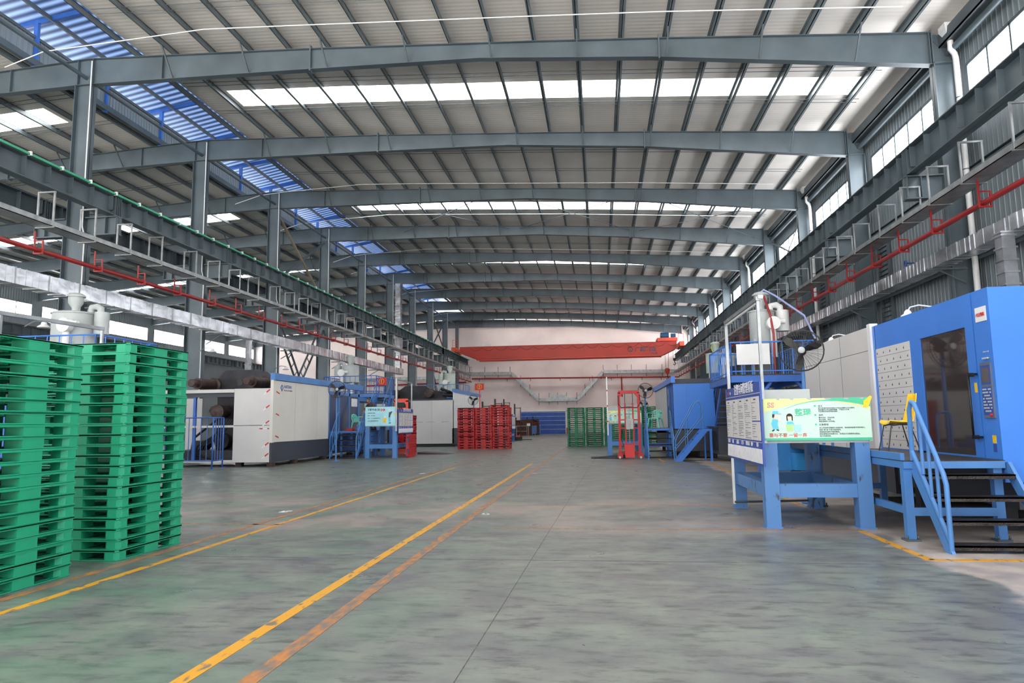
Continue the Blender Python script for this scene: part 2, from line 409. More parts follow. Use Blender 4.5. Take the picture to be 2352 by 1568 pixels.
# rafters
def strip(b,P,y0,y1,t,up):
    for (a,za),(c,zc) in zip(P,P[1:]):
        lo=-t if up else 0; hi=0 if up else t
        b.hexa([(a,y0,za+lo),(c,y0,zc+lo),(c,y1,zc+lo),(a,y1,za+lo),(a,y0,za+hi),(c,y0,zc+hi),(c,y1,zc+hi),(a,y1,za+hi)])
ANG=MATS['painted_steel_dark']
def rafter(Y,k):
    far=(k==9)
    lab='deep steel rafter against the far gable wall' if far else 'deep steel I-section rafter across the hall, %s to the camera'%(NTH[k] if k==0 else NTH[k]+' nearest')
    o=thing('roof_rafter',lab,'rafter',(0,Y,0),0,'steel rafters carrying the roof')
    b=MB(); T=[p for p in RT if p[0]<=10.75]; B=RB
    strip(b,T,-.13,.13,.02,True); strip(b,B,-.13,.13,.02,False)
    xs=sorted(set([p[0] for p in T]+[p[0] for p in B]))
    for a,c in zip(xs,xs[1:]):
        b.hexa([(a,-.006,rb(a)),(c,-.006,rb(c)),(c,.006,rb(c)),(a,.006,rb(a)),(a,-.006,rt(a)),(c,-.006,rt(c)),(c,.006,rt(c)),(a,.006,rt(a))])
    for x in (XL-.3,XL+.3,-15.6,10.7,-21.8): b.box(x-.01,x+.01,-.12,.12,rb(x),rt(x))
    b.build('rafter_beam',STEEL,o)
    for x in (2.3,-9.9,-29): b=MB(); b.box(x-.025,x+.025,-.14,.14,rb(x)-.06,rt(x)+.1); b.build('splice_plate',STEEL,o)
    for i,x in enumerate(xs_br):
        b=MB(); b.bar((x,-.75,rt(x)+.02),(x,-.03,rb(x)+.04),.05,.05); b.build('flange_brace',ANG,o)
    return o
xs_br=[1.07+1.48*i for i in (5,3,1,-1,-3,-5,-7,-9,-11)]+[-22.8,-25.8,-28.7,-31.7]
for k,Y in enumerate(FR+[YW-.35]): rafter(Y,k)
# columns
def hcol(b,x,y,z0,z1,d,w=.3):
    b.box(x-d/2,x-d/2+.025,y-w/2,y+w/2,z0,z1); b.box(x+d/2-.025,x+d/2,y-w/2,y+w/2,z0,z1); b.box(x-d/2,x+d/2,y-.01,y+.01,z0,z1)
def left_column(k,Y):
    o=thing('steel_column','grey steel column of the left row, %s to the camera'%(NTH[k] if k==0 else NTH[k]+' nearest'),'column',(XL,Y,0),0,'left row of steel columns')
    b=MB(); hcol(b,0,0,0,8.6,.86,.36); b.build('lower_shaft',STEEL,o)
    b=MB(); hcol(b,-.02,0,8.6,rb(XL),.64,.34); b.build('upper_shaft',STEEL,o)
    for s in (1,-1):
        b=MB(); x0,x1=sorted((s*.4,s*1.65)); b.box(x0,x1,-.15,.15,9.1,9.14); b.box(x0,x1,-.15,.15,8.45,8.49); b.box(x0,x1,-.012,.012,8.45,9.1); b.box(s*1.2-.01,s*1.2+.01,-.15,.15,8.47,9.12); b.box(s*1.62-.01,s*1.62+.01,-.15,.15,8.47,9.12); b.build('crane_bracket',STEEL,o)
    if k<9:
        b=MB(); b.tube([(.34,-.2,15.1),(.35,-.2,8.8),(.46,-.2,8.4),(.46,-.2,.05)],.024,6); b.build('white_conduit',PVC,o)
for k,Y in enumerate(FR): left_column(k,Y)
def right_column(k,Y):
    o=thing('steel_column','grey steel column against the right wall, %s to the camera'%(NTH[k] if k==0 else NTH[k]+' nearest'),'column',(11.08,Y,0),0,'right row of steel columns')
    b=MB(); hcol(b,0,0,0,12.65,.66,.32); b.box(-.33,.33,-.16,.16,12.6,12.63); b.box(-.33,.33,-.012,.012,12.6,13.62); b.box(-.34,-.31,-.16,.16,12.6,13.75); b.bar((-.3,-.02,13.5),(.3,-.02,12.7),.02,.02); b.build('shaft',STEEL,o)
    b=MB(); b.box(-1.45,-.33,-.15,.15,8.96,9.0); b.box(-1.45,-.33,-.15,.15,8.25,8.29); b.box(-1.45,-.33,-.012,.012,8.25,9.0); b.box(-1.42,-1.39,-.15,.15,8.27,8.98); b.box(-1.0,-.98,-.15,.15,8.27,8.98); b.build('crane_bracket',STEEL,o)
for k,Y in enumerate(FR): right_column(k,Y)
o=tag((lambda b:(hcol(b,XL,YW-.5,0,14.3,.4,.3),b)[1])(MB()).build('gable_post',STEEL),'slim steel post standing against the far gable wall','post')
# ties along the columns
def tie(name,x,z,r,lab,grp,ys):
    for k,(a,c) in enumerate(ys):
        b=MB(); b.tube([(x,a+.005,z),(x,c-.005,z)],r,10); tag(b.build(name,STEEL),lab%NTH[k],'strut',grp)
bays=list(zip([FR[0]-7.5]+FR,FR+[YW-.6]))
tie('tie_tube',11.25,12.95,.1,'round steel tie tube high on the right wall, %s bay from the camera','tie tubes along the right wall',bays)
tie('tie_tube',XL,14.55,.075,'round steel tie tube between the left column heads, %s bay from the camera','tie tubes between the left columns',bays)
# braces
def ladder(b,a,c,wid,n):
    a=Vector(a); c=Vector(c); d=(c-a).normalized(); up=Vector((1,0,0)).cross(d)
    for s in (-1,1): b.bar(a+up*s*wid/2,c+up*s*wid/2,.1,.07)
    for i in range(1,n):
        p=a.lerp(c,i/n); b.bar(p-up*wid/2,p+up*wid/2,.04,.04)
for i,(k,w) in enumerate(((2,'third'),(7,'eighth'))):
    y0,y1=FR[k]+.21,FR[k+1]-.21
    o=thing('cross_brace','crossed steel braces between the left columns in the %s bay'%w,'brace',(XL,y0,0),0,'crossed braces between left columns')
    b=MB(); ladder(b,(0,0,.3),(0,y1-y0,8.2),.55,16); b.build('ladder_brace',ANG,o)
    b=MB(); ladder(b,(0,y1-y0,.3),(0,0,8.2),.55,16); b.build('ladder_brace',ANG,o)
    b=MB(); b.bar((0,0,9.9),(0,y1-y0,14.1),.12,.12); b.build('angle_brace',ANG,o)
    b=MB(); b.bar((.05,y1-y0,9.9),(.05,0,14.1),.12,.12); b.build('angle_brace',mat('tan_paint',(126,116,98),.6),o)
    o=thing('cross_brace','crossed steel braces on the right wall in the %s bay'%w,'brace',(11.2,y0,0),0,'crossed braces on the right wall')
    b=MB(); b.bar((0,0,9.9),(0,y1-y0,12.7),.09,.09); b.build('angle_brace',GALV,o)
    b=MB(); b.bar((.05,y1-y0,9.9),(.05,0,12.7),.09,.09); b.build('angle_brace',GALV,o)
    for x0,n in ((-13,0),(-5.,1),(2.9,2)):
        x1=x0+7.3
        b=MB(); b.bar((x0,FR[k]+.1,rb(x0)+.45),(x1,FR[k+1]-.1,rb(x1)+.45),.03,.03); b.bar((x1,FR[k]+.1,rb(x1)+.45),(x0,FR[k+1]-.1,rb(x0)+.45),.03,.03)
        tag(b.build('roof_tie_rods',ANG),'thin crossed tie rods under the roof, %s bay, %s'%(w,('left part','middle part','right part')[n]),'tie rod','roof tie rods')
# sag rods: pairs of thin rods through the purlins
for k,(a,c) in enumerate(bays):
    for j,t in enumerate((.29,.62)):
        y=a+7.5*t
        if y>YW-1: continue
        for s,(x0,x1) in enumerate(((-16.3,10.3),(-46,-21.2))):
            b=MB(); X=[x0]+[p[0] for p in RT if x0<p[0]<x1]+[x1]
            for dy in (0,.28): b.tube([(x,y+dy,rt(x)+.1) for x in X],.012,5)
            tag(b.build('sag_rod_pair',STEELD),'thin sag rod pair over the %s hall, %s from the camera'%(('main','left')[s],NTH[2*k+j] if 2*k+j<22 else 'last'),'sag rod','roof sag rods')
# conduits across the roof
for k,(y,z) in enumerate(((20.35,0),(26.0,0),(35.8,0),(41.0,-.15),(50.4,0),(54.3,-.1),(66,0),(80,0))):
    b=MB(); X=[-20.5,-19.0,-17.6,-13,-10.1,-1.8,2.1,9.3]
    zz=[14.3,14.75,14.85]+[rt(x)-.02 for x in X[3:]]
    if y in (26.0,): continue
    b.tube([(x,y+random.uniform(-.05,.05),q-.06+z) for x,q in zip(X,zz)],.02,6)
    tag(b.build('white_conduit_run',PVC),'white conduit strung across under the roof, %s from the camera'%NTH[k],'conduit','conduits under the roof')
# ---- right eave gutter, downpipes, girts, louvres
b=MB(); b.box(11.0,11.55,2,YW,13.15,13.2); b.box(11.0,11.03,2,YW,13.15,13.55); b.box(11.5,11.56,2,YW,13.15,13.6); g=struct(b.build('trim_1',STEELD))
for z in (6.3,8.9,3.2):
    b=MB(); b.box(11.38,11.58,2,YW,z,z+.02); b.box(11.38,11.4,2,YW,z-.1,z+.1); b.box(11.38,11.58,2,YW,z+.18,z+.2)
    tag(b.build('wall_girt',STEEL),'horizontal steel girt along the right wall, %s'%{6.3:'middle height',8.9:'below the crane girder',3.2:'lowest'}[z],'girt','girts on the right wall')
for k in (0,2,4,6,8):
    o=thing('downpipe','white rainwater downpipe on the right wall beside the %s column'%NTH[k],'downpipe',(11.15,FR[k]-.42,0),0,'white downpipes on the right wall')
    b=MB(); b.tube([(0,0,13.4),(0,0,13.05),(.0,.02,12.9),(.12,.05,12.75),(.14,.05,12.6),(.14,.05,.1)],.085,12); b.build('pipe',PVC,o)
    b=MB(); b.hexa([(-.12,-.12,13.3),(.12,-.12,13.3),(.12,.12,13.3),(-.12,.12,13.3),(-.22,-.2,13.52),(.22,-.2,13.52),(.22,.2,13.52),(-.22,.2,13.52)]); b.box(-.22,.22,-.2,.2,13.52,13.68); b.build('rain_head',PVC,o)
    for z in (11.3,9.0,6.3,4): 
        b=MB(); b.lathe([(.1,0),(.1,.03)],(.14,.05,z),12); b.build('clip',STEELD,o)
for k in (0,1,2,4):
    y=FR[k]+7.5-1.1; b=MB(); b.box(11.4,11.5,y-.5,y-.44,2.6,8.7); b.box(11.4,11.5,y+.44,y+.5,2.6,8.7)
    for i in range(32): b.bar((11.45,y-.45,2.75+i*.185),(11.45,y+.45,2.75+i*.185),.12,.015,0)
    tag(b.build('wall_louvre',STEELD),'tall narrow louvre strip in the right wall, %s from the camera'%NTH[k],'louvre','louvres in the right wall')

# ---- crane girders
def girder(x,y0,y1,zt,zb,lab,name='crane_girder',side=1,green=False):
    o=thing(name,lab,'crane girder',(x,y0,0)); L_=y1-y0; b=MB()
    b.box(-.22,.22,0,L_,zt-.03,zt); b.box(-.18,.18,0,L_,zb,zb+.03); b.box(-.008,.008,0,L_,zb,zt)
    y=.5
    while y<L_:
        b.box(-.18,.18,y-.008,y+.008,zb+(.03 if int(y/.94)%3==0 else .16),zt-.03); y+=.94
    for Y in FR:
        for d in (-.14,-.05,.05,.14):
            if y0<Y<y1: b.box(-.2,.2,Y-y0+d-.008,Y-y0+d+.008,zb,zt)
    b.build('beam',STEEL,o)
    b=MB(); b.box(-.035,.035,0,L_,zt,zt+.1); b.box(-.06,.06,0,L_,zt,zt+.02); b.build('crane_rail',RUST,o)
    b=MB(); y=.3
    for i in range(int(L_/.75)):
        b.tube([(-.17*side,y+i*.75,zt-.05),(-.17*side,y+i*.75,zt+.02)],.02,6)
    b.build('bolt_row',DARK,o)
    if green:
        b=MB(); b.box(.24,.3,0,L_,zt-.02,zt+.05); b.build('green_conductor_bar',mat('conductor_green',(60,160,124),.4),o)
        for i in range(int(L_/1.25)):
            b=MB(); b.box(.2,.33,i*1.25+.2,i*1.25+.25,zt-.03,zt+.1)
            if i<70: b.build('bar_clip',WHITE,o)
    return o
girder(-17.3,9,YW-.4,9.86,9.15,'long grey crane girder with green conductor bar left of the aisle',green=True)
girder(-20.1,9,YW-.4,9.86,9.15,'grey crane girder of the left hall behind the left columns')
girder(9.9,8,YW-.4,9.88,9.05,'long grey crane girder along the right wall',side=1)
girder(-46.3,30,YW-.4,9.86,9.05,'distant grey crane girder along the left wall')
# ---- cable trays with hangers
def tray(x,s,y0,y1,z,lab):
    o=thing('cable_tray',lab,'cable tray',(x,y0,z)); L_=y1-y0
    b=MB(); xa,xb=(-.02,.02); b.box(-.28,.28,0,L_,-.02,0); b.box(-.28,-.265,0,L_,-.02,.15); b.box(.265,.28,0,L_,-.02,.15); b.build('tray',GALV,o)
    first=None; y=.9; i=0
    pat=[1.75,1.75,1.75,2.25]
    while y<L_-.3:
        if first is None:
            b=MB(); 
            for q in (-.26,.26): b.bar((q*1.05,0,-.05),(q*1.05,0,1.08),.045,.045)
            b.bar((-.3,0,1.08),(.3,0,1.08),.045,.045); b.bar((-.32,0,-.04),(.32,0,-.04),.04,.03)
            first=b.build('hanger_frame',GALV,o,(0,y,0))
        else:
            c=first.copy(); COL.objects.link(c); c.parent=o; c.location=(0,y,0)
        y+=pat[i%4]; i+=1
    return o
tray(-16.75,1,10,YW-1.5,7.72,'galvanised cable tray hung under the left crane girder')
tray(9.75,-1,10,YW-1.5,7.55,'galvanised cable tray hung under the right crane girder')
b=MB(); 
o=thing('cable_tray','galvanised cable tray bending in a wide V across the far wall','cable tray',(0,YW-.25,0))
pts=[(-17.9,8.05),(-11.4,7.95),(-7.85,4.4),(-2.85,4.4),(.55,7.9),(9.9,7.8)]
for p,q in zip(pts,pts[1:]): b.bar((p[0],0,p[1]),(q[0],0,q[1]),.3,.42 if p[0]>-18 else .4)
b.prism([(-6.6,4.55),(-3.9,4.55),(-4.3,5.0),(-6.2,5.0)],-.16,.1,'y')
b.build('tray',GALV,o)
for x in (-17,-15,-13.2,-11.6,-10.2,-9,-7.85,-6.5,-5.4,-4.2,-2.9,-1.8,-.8,.6,2.4,4.2,6.1,8.1):
    z=itp([(a,c) for a,c in pts],x); b=MB(); b.bar((x,-.1,z-.65),(x,-.1,z+.9),.05,.05); b.build('support_rod',DARK,o)
# ---- red pipes
def redpipe(x,y0,y1,z,lab,s=1):
    o=thing('red_pipe',lab,'pipe',(x,y0,z)); L_=y1-y0
    b=MB(); b.tube([(0,0,0),(0,L_,0)],.075,12)
    b.build('pipe',REDP,o); first=None; y=1.3; k=0
    while y<L_:
        if first is None:
            b=MB(); b.bar((-.12,0,-.1),(-.12,0,.6),.04,.04); b.bar((.16,0,-.1),(.16,0,.3),.04,.04); b.bar((-.14,0,-.1),(.18,0,-.1),.04,.04); b.bar((.16,0,.3),(-.12,0,.3),.03,.03); b.lathe([(.1,-.04),(.1,.04)],(0,.1,0),10,'y')
            first=b.build('pipe_hanger',REDP,o,(0,y,0))
        else:
            c=first.copy(); COL.objects.link(c); c.parent=o; c.location=(0,y,0)
        y+=2.2+(.3 if k%3==0 else 0); k+=1
redpipe(-16.75,10,YW-.7,6.92,'red fire water pipe under the left cable tray')
redpipe(9.85,10,YW-.7,6.93,'red fire water pipe under the right cable tray')
o=thing('red_pipe','red fire water pipe across the far wall with a branch dropping down','pipe',(0,YW-.56,0))
b=MB(); b.tube([(-16.7,0,7.35),(9.9,0,7.05)],.1,10); b.tube([(2.9,0,7.2),(2.9,0,4.6)],.09,8); b.build('pipe',REDP,o)
for x in (-15.7,-12,-8.9,-5,-1.2,1.6,5.5,7.9):
    b=MB(); b.bar((x,.05,7.35-(x+16.7)*.0113-.4),(x,.05,7.35-(x+16.7)*.0113),.06,.06); b.build('bracket',DARK,o)
for x in (.3,2.9):
    b=MB(); b.lathe([(.05,-.12),(.16,-.1),(.16,.1),(.05,.12)],(x,0,7.35-(x+16.7)*.0113),10,'x'); b.build('valve',REDP,o)
o=thing('red_pipe','red pipe along the far wall of the left hall','pipe',(0,YW-.35,0)); b=MB(); b.tube([(-47,0,6.5),(-17.5,0,6.9)],.1,8); b.build('pipe',REDP,o)
b=MB(); b.box(-47,-19,YW-.4,YW-.05,7.4,7.8); tag(b.build('wall_duct',GALV),'grey duct along the far wall of the left hall','duct')
# ---- silver air ducts
def duct(x,y0,y1,z0,z1,w,lab):
    o=thing('air_duct',lab,'duct',(x,y0,z0)); h=z1-z0; b=MB(); y=0; L_=y1-y0; i=0
    while y<L_:
        n=min(.24,L_-y); e=random.uniform(-.012,.012); ez=random.uniform(-.012,.012)
        b.box(-w/2+e,w/2+e,y,y+n-.02,ez,h+ez); b.box(-w/2-.005,w/2+.005,y+n-.02,y+n,-.005,h+.005); y+=n
    b.build('duct_body',FOIL,o)
    k=0; y=1.2
    while y<L_ and k<60:
        b=MB(); b.box(-w/2-.012,w/2+.012,y,y+.035,-.012,h+.012); b.build('seam_flange',GALV,o); y+=1.25; k+=1
    for Y in FR:
        if y0<Y-.3<y1:
            s=1 if x>0 else -1
            b=MB(); b.bar((-s*.4,Y-.25-y0,-.04),(s*.75,Y-.25-y0,-.04),.05,.05); b.bar((-s*.1,Y-.25-y0,-.04),(s*.72,Y-.25-y0,-.5),.04,.04); b.build('support_bracket',ANG,o)
    return o
duct(-17.25,9,58,5.82,6.3,.55,'long foil-wrapped air duct along the left columns')
duct(10.35,9,63.5,6.02,6.42,.5,'long foil-wrapped air duct along the right wall')
def vduct(x,y,z0,z1,w,lab,name='vertical_duct'):
    o=thing(name,lab,'duct',(x,y,z0)); b=MB(); z=0; H=z1-z0
    while z<H:
        n=min(.3,H-z); b.box(-w/2,w/2,-w/2,w/2,z,z+n-.04); b.box(-w/2-.03,w/2+.03,-w/2-.03,w/2+.03,z+n-.04,z+n); z+=n
    b.build('duct_body',FOIL,o); return o
vduct(-17.55,58.3,6.4,14.0,.46,'tall ribbed silver duct rising to the roof beyond the left foil duct')
vduct(-17.3,31.9,4.,5.85,.22,'short foil drop duct under the left air duct behind the black press')
vduct(-17.4,46.5,1.,5.9,.4,'slim silver duct dropping beside the fifth left column')
vduct(9.9,17.6,3.2,5.98,.3,'slim silver duct rising from the first right machine to the wall duct')

# ================================================================ FLOOR MARKS
def stripe(name,pts,w,m,lab):
    b=MB()
    for (x0,y0),(x1,y1) in zip(pts,pts[1:]):
        d=Vector((x1-x0,y1-y0)).normalized(); n=Vector((-d.y,d.x))*w/2
        a=[(x0-n.x,y0-n.y),(x1-n.x,y1-n.y),(x1+n.x,y1+n.y),(x0+n.x,y0+n.y)]
        b.hexa([(p[0],p[1],-.004) for p in a]+[(p[0],p[1],.003) for p in a])
    return tag(b.build(name,m),lab,'floor marking',None)
JNT=mat('joint_grey',(92,92,94),.6,0,.3,14.)
stripe('floor_line',[(-2.6,-2),(-2.58,26)],.11,LINEY,'bright yellow floor line, left one of the close pair in the main aisle')
stripe('floor_line',[(-2.18,-2),(-2.13,43)],.12,LINEO,'faded orange floor line, right one of the close pair in the main aisle')
stripe('floor_line',[(-5.08,-2),(-5.08,24)],.09,LINEY,'yellow floor line just right of the near green pallets')
stripe('floor_line',[(-5.5,-2),(-5.42,20),(-5.6,86)],.11,LINEO,'faded orange line along the left side of the aisle')
stripe('floor_line',[(-6.9,10.55),(-5.05,10.42)],.07,LINEO,'short orange cross line left of the aisle')
stripe('floor_line',[(-1.6,10.17),(3.56,10.2)],.05,LINEO,'thin orange cross line running to the near table')
stripe('floor_line',[(-2.1,12.95),(3.5,13.1)],.05,LINEO,'thin orange cross line behind the near table')
stripe('floor_line',[(3.52,10.2),(3.52,8.16),(5.9,8.2)],.1,LINEY,'yellow floor line bending around the stairs of the right machine')
stripe('floor_line',[(3.55,13.1),(3.55,16.8)],.1,LINEY,'short yellow line beyond the near table')
stripe('floor_line',[(3.75,20.6),(3.85,26.3)],.1,LINEY,'short yellow line in front of the second right machine')
stripe('floor_line',[(2.35,26.4),(2.3,29.5)],.1,LINEY,'short yellow line beside the red stacker')
stripe('floor_line',[(-12,24.2),(-11.6,30)],.08,LINEO,'orange line along the foot of the left machine')
stripe('floor_joint',[(-.95,3),(-.15,33)],.006,JNT,'thin dark joint running along the aisle floor')
stripe('floor_joint',[(-14,7.9),(3.4,7.9)],.006,JNT,'thin dark joint running across the aisle floor')
for i,(x,y) in enumerate(((-5.677,12.03),(-2.04,11.76),(-5.54,21.1),(-2.01,20.9),(-2.05,43.9))):
    b=MB(); 
    for j in range(5):
        u=x+random.uniform(-.08,.08); v=y+random.uniform(-.1,.1); a=random.uniform(.03,.07); b.prism([(u-a,v-a*.6),(u+a,v-a),(u+a*.8,v+a*.7),(u-a*.5,v+a)],0,.003,'z')
    tag(b.build('floor_patch',WHITE),'worn white paint patch on the floor beside the %s'%('left orange line, nearer','right aisle line, nearer','left orange line, farther','right aisle line, middle','right aisle line, farthest')[i],'floor marking','worn white floor patches')

# ================================================================ PALLETS
def pallet_proto(wx,wy,h,m,nm,slats=7,bw=.2,cham=.03,mw=None,deck=.014,rim=.008,low=.012):
    """plastic pallet: ribbed deck, nine hollow-look feet, bottom runners"""
    b=MB(); t=deck; mw=mw or bw
    hx,hy=wx/2,wy/2; r=.035
    def ring(z0,z1,inset=0):
        a,c=hx-inset,hy-inset
        out=[(-a+r,-c),(a-r,-c),(a,-c+r),(a,c-r),(a-r,c),(-a+r,c),(-a,c-r),(-a,-c+r)]
        w=.09; i=[(-a+w,-c+w),(a-w,-c+w),(a-w,-c+w),(a-w,c-w),(a-w,c-w),(-a+w,c-w),(-a+w,c-w),(-a+w,-c+w)]
        n=8; vs=[(x,y,z) for z in (z0,z1) for x,y in out]+[(x,y,z) for z in (z0,z1) for x,y in i]
        fs=[]
        for k in range(n):
            q=(k+1)%n
            fs.append((k,q,q+n,k+n)); fs.append((2*n+k,2*n+q,3*n+q,3*n+k)); fs.append((n+k,n+q,3*n+q,3*n+k)); fs.append((k,q,2*n+q,2*n+k))
        b._add(vs,fs)
    top=h-.004
    ring(top-t,top)
    for i in range(slats):
        x=-hx+.09+(wx-.18)*(i+.5)/slats; sw=(wx-.18)/slats*.44; b.box(x-sw,x+sw,-hy+.08,hy-.08,top-t,top)
    for y in (-hy/2,0,hy/2): b.box(-hx+.08,hx-.08,y-.03,y+.03,top-t-.02,top-t+.002)
    ring(0,.012,.004)
    b.box(-.07,.07,-hy+.07,hy-.07,0,.01); b.box(-hx+.07,hx-.07,-.07,.07,0,.01)
    # feet with splayed cheeks
    for i in (-1,0,1):
        for j in (-1,0,1):
            ax=bw if i else mw; ay=bw if j else mw
            cx=i*(hx-ax/2-.003); cy=j*(hy-ay/2-.003)
            c=cham; x0,x1,y0,y1=cx-ax/2,cx+ax/2,cy-ay/2,cy+ay/2
            if i and j:
                k=.045
                P=[(x0+k,y0),(x1-k,y0),(x1,y0+k),(x1,y1-k),(x1-k,y1),(x0+k,y1),(x0,y1-k),(x0,y0+k)]
            else: P=[(x0,y0),(x1,y0),(x1,y1),(x0,y1)]
            b.prism(P,.01,top-t,'z')
            # inner wall recess ribs
            if j==0 or i==0: pass
    # rims around the openings
    for s in (-1,1):
        b.box(s*hx-(.02 if s>0 else 0),s*hx+(0 if s>0 else .02),-hy+.03,hy-.03,top-t-rim,top-.002)
        b.box(-hx+.03,hx-.03,s*hy-(.02 if s>0 else 0),s*hy+(0 if s>0 else .02),top-t-rim,top-.002)
        b.box(s*hx-(.02 if s>0 else 0),s*hx+(0 if s>0 else .02),-hy+.03,hy-.03,.0,low)
        b.box(-hx+.03,hx-.03,s*hy-(.02 if s>0 else 0),s*hy+(0 if s>0 else .02),.0,low)
    o=b.build(nm,m); return o
used=set()
def stack(proto,x,y,n,h,where,cat,grp,jit=.006,rz=0.):
    for i in range(n):
        if proto.name not in used: used.add(proto.name); o=proto
        else: o=proto.copy(); COL.objects.link(o)
        dx=0
        o.location=(x+random.uniform(-jit,jit),y+random.uniform(-jit,jit),i*h+.003); o.rotation_euler=(0,0,rz+random.uniform(-.004,.004))
        w='topmost' if i==n-1 else ('bottom' if i==0 else ORD[i]+' from the floor')
        o['label']='%s pallet, %s in the %s'%(cat,w,where); o['category']='pallet'; o['group']=grp
pg=pallet_proto(1.22,1.25,.1225,GREEN,'plastic_pallet',9,.2,mw=.26)
stack(pg,-6.235,6.225,20,.1225,'near green stack at the left edge','green','green pallets in the near left stack',.006)
stack(pg,-6.235,8.155,21,.1225,'second near green stack from the left','green','green pallets in the second near stack',.008)
pr=pallet_proto(1.04,1.1,.153,RED,'plastic_pallet',7,.15,mw=.25,deck=.045,rim=.01,low=.03)
for i,(x,w) in enumerate(((-8.0,'left'),(-6.93,'middle'),(-5.88,'right'))):
    stack(pr,x,41.1,16,.153,'%s one of the three red stacks'%w,'red','red pallets in the %s red stack'%w,.008)
o=pr.copy(); COL.objects.link(o); o.location=(-6.0,41.1,16*.153+.003); tag(o,'loose red plastic pallet laid on top of the right red stack','pallet')
stack(pr,-10.35,35.6,13,.153,'red stack behind the left table','red','red pallets behind the left table',.008)
for i in range(2):
    o=pr.copy(); COL.objects.link(o); o.location=(-8.98+.0*i,31.75,.53+i*0.0); o.rotation_euler=(0,R_(90),0); 
    if i==0: tag(o,'red pallet standing on edge beside the left notice board table','pallet')
    else: bpy.data.objects.remove(o)
pf=pallet_proto(1.08,1.1,.12,GREENF,'plastic_pallet',7,.13,mw=.16,deck=.03,rim=.008,low=.014)
for i,(x,w) in enumerate(((-1.5,'leftmost'),(-.36,'second from left'),(.8,'middle'),(1.92,'second from right'),(2.78+.28,'rightmost'))):
    stack(pf,x,43.6,20,.12,'%s distant green stack'%w,'dark green','green pallets in the %s distant stack'%w,.01)

# ================================================================ POSTER TABLES
def cartoon(parent,m_,s=1.):
    pass
def flat(b,poly,y0=-.004,y1=0): b.prism(poly,y0,y1,'y')
def disc(cx,cz,r,n=20,rx=None): return [(cx+(rx or r)*math.cos(2*math.pi*i/n),cz+r*math.sin(2*math.pi*i/n)) for i in range(n)]
MINT=mat('poster_mint',(192,222,206),.35,0,.02,2.); LIME=mat('poster_lime',(224,236,150),.35,0,.02,2.); TEAL=mat('poster_teal',(60,186,146),.35,0,.02,2.)
SKIN=mat('poster_skin',(244,206,186),.5,0,.02); SKYB=mat('poster_sky',(90,196,228),.4,0,.03); HAIR=mat('dark_hair',(48,34,30),.6,0,.1,9.); PINK=mat('poster_red',(206,60,84),.4,0,.02); PALEB=mat('poster_pale_blue',(160,212,240),.4,0,.04); PALEG=mat('poster_pale_green',(176,222,140),.4,0,.04)
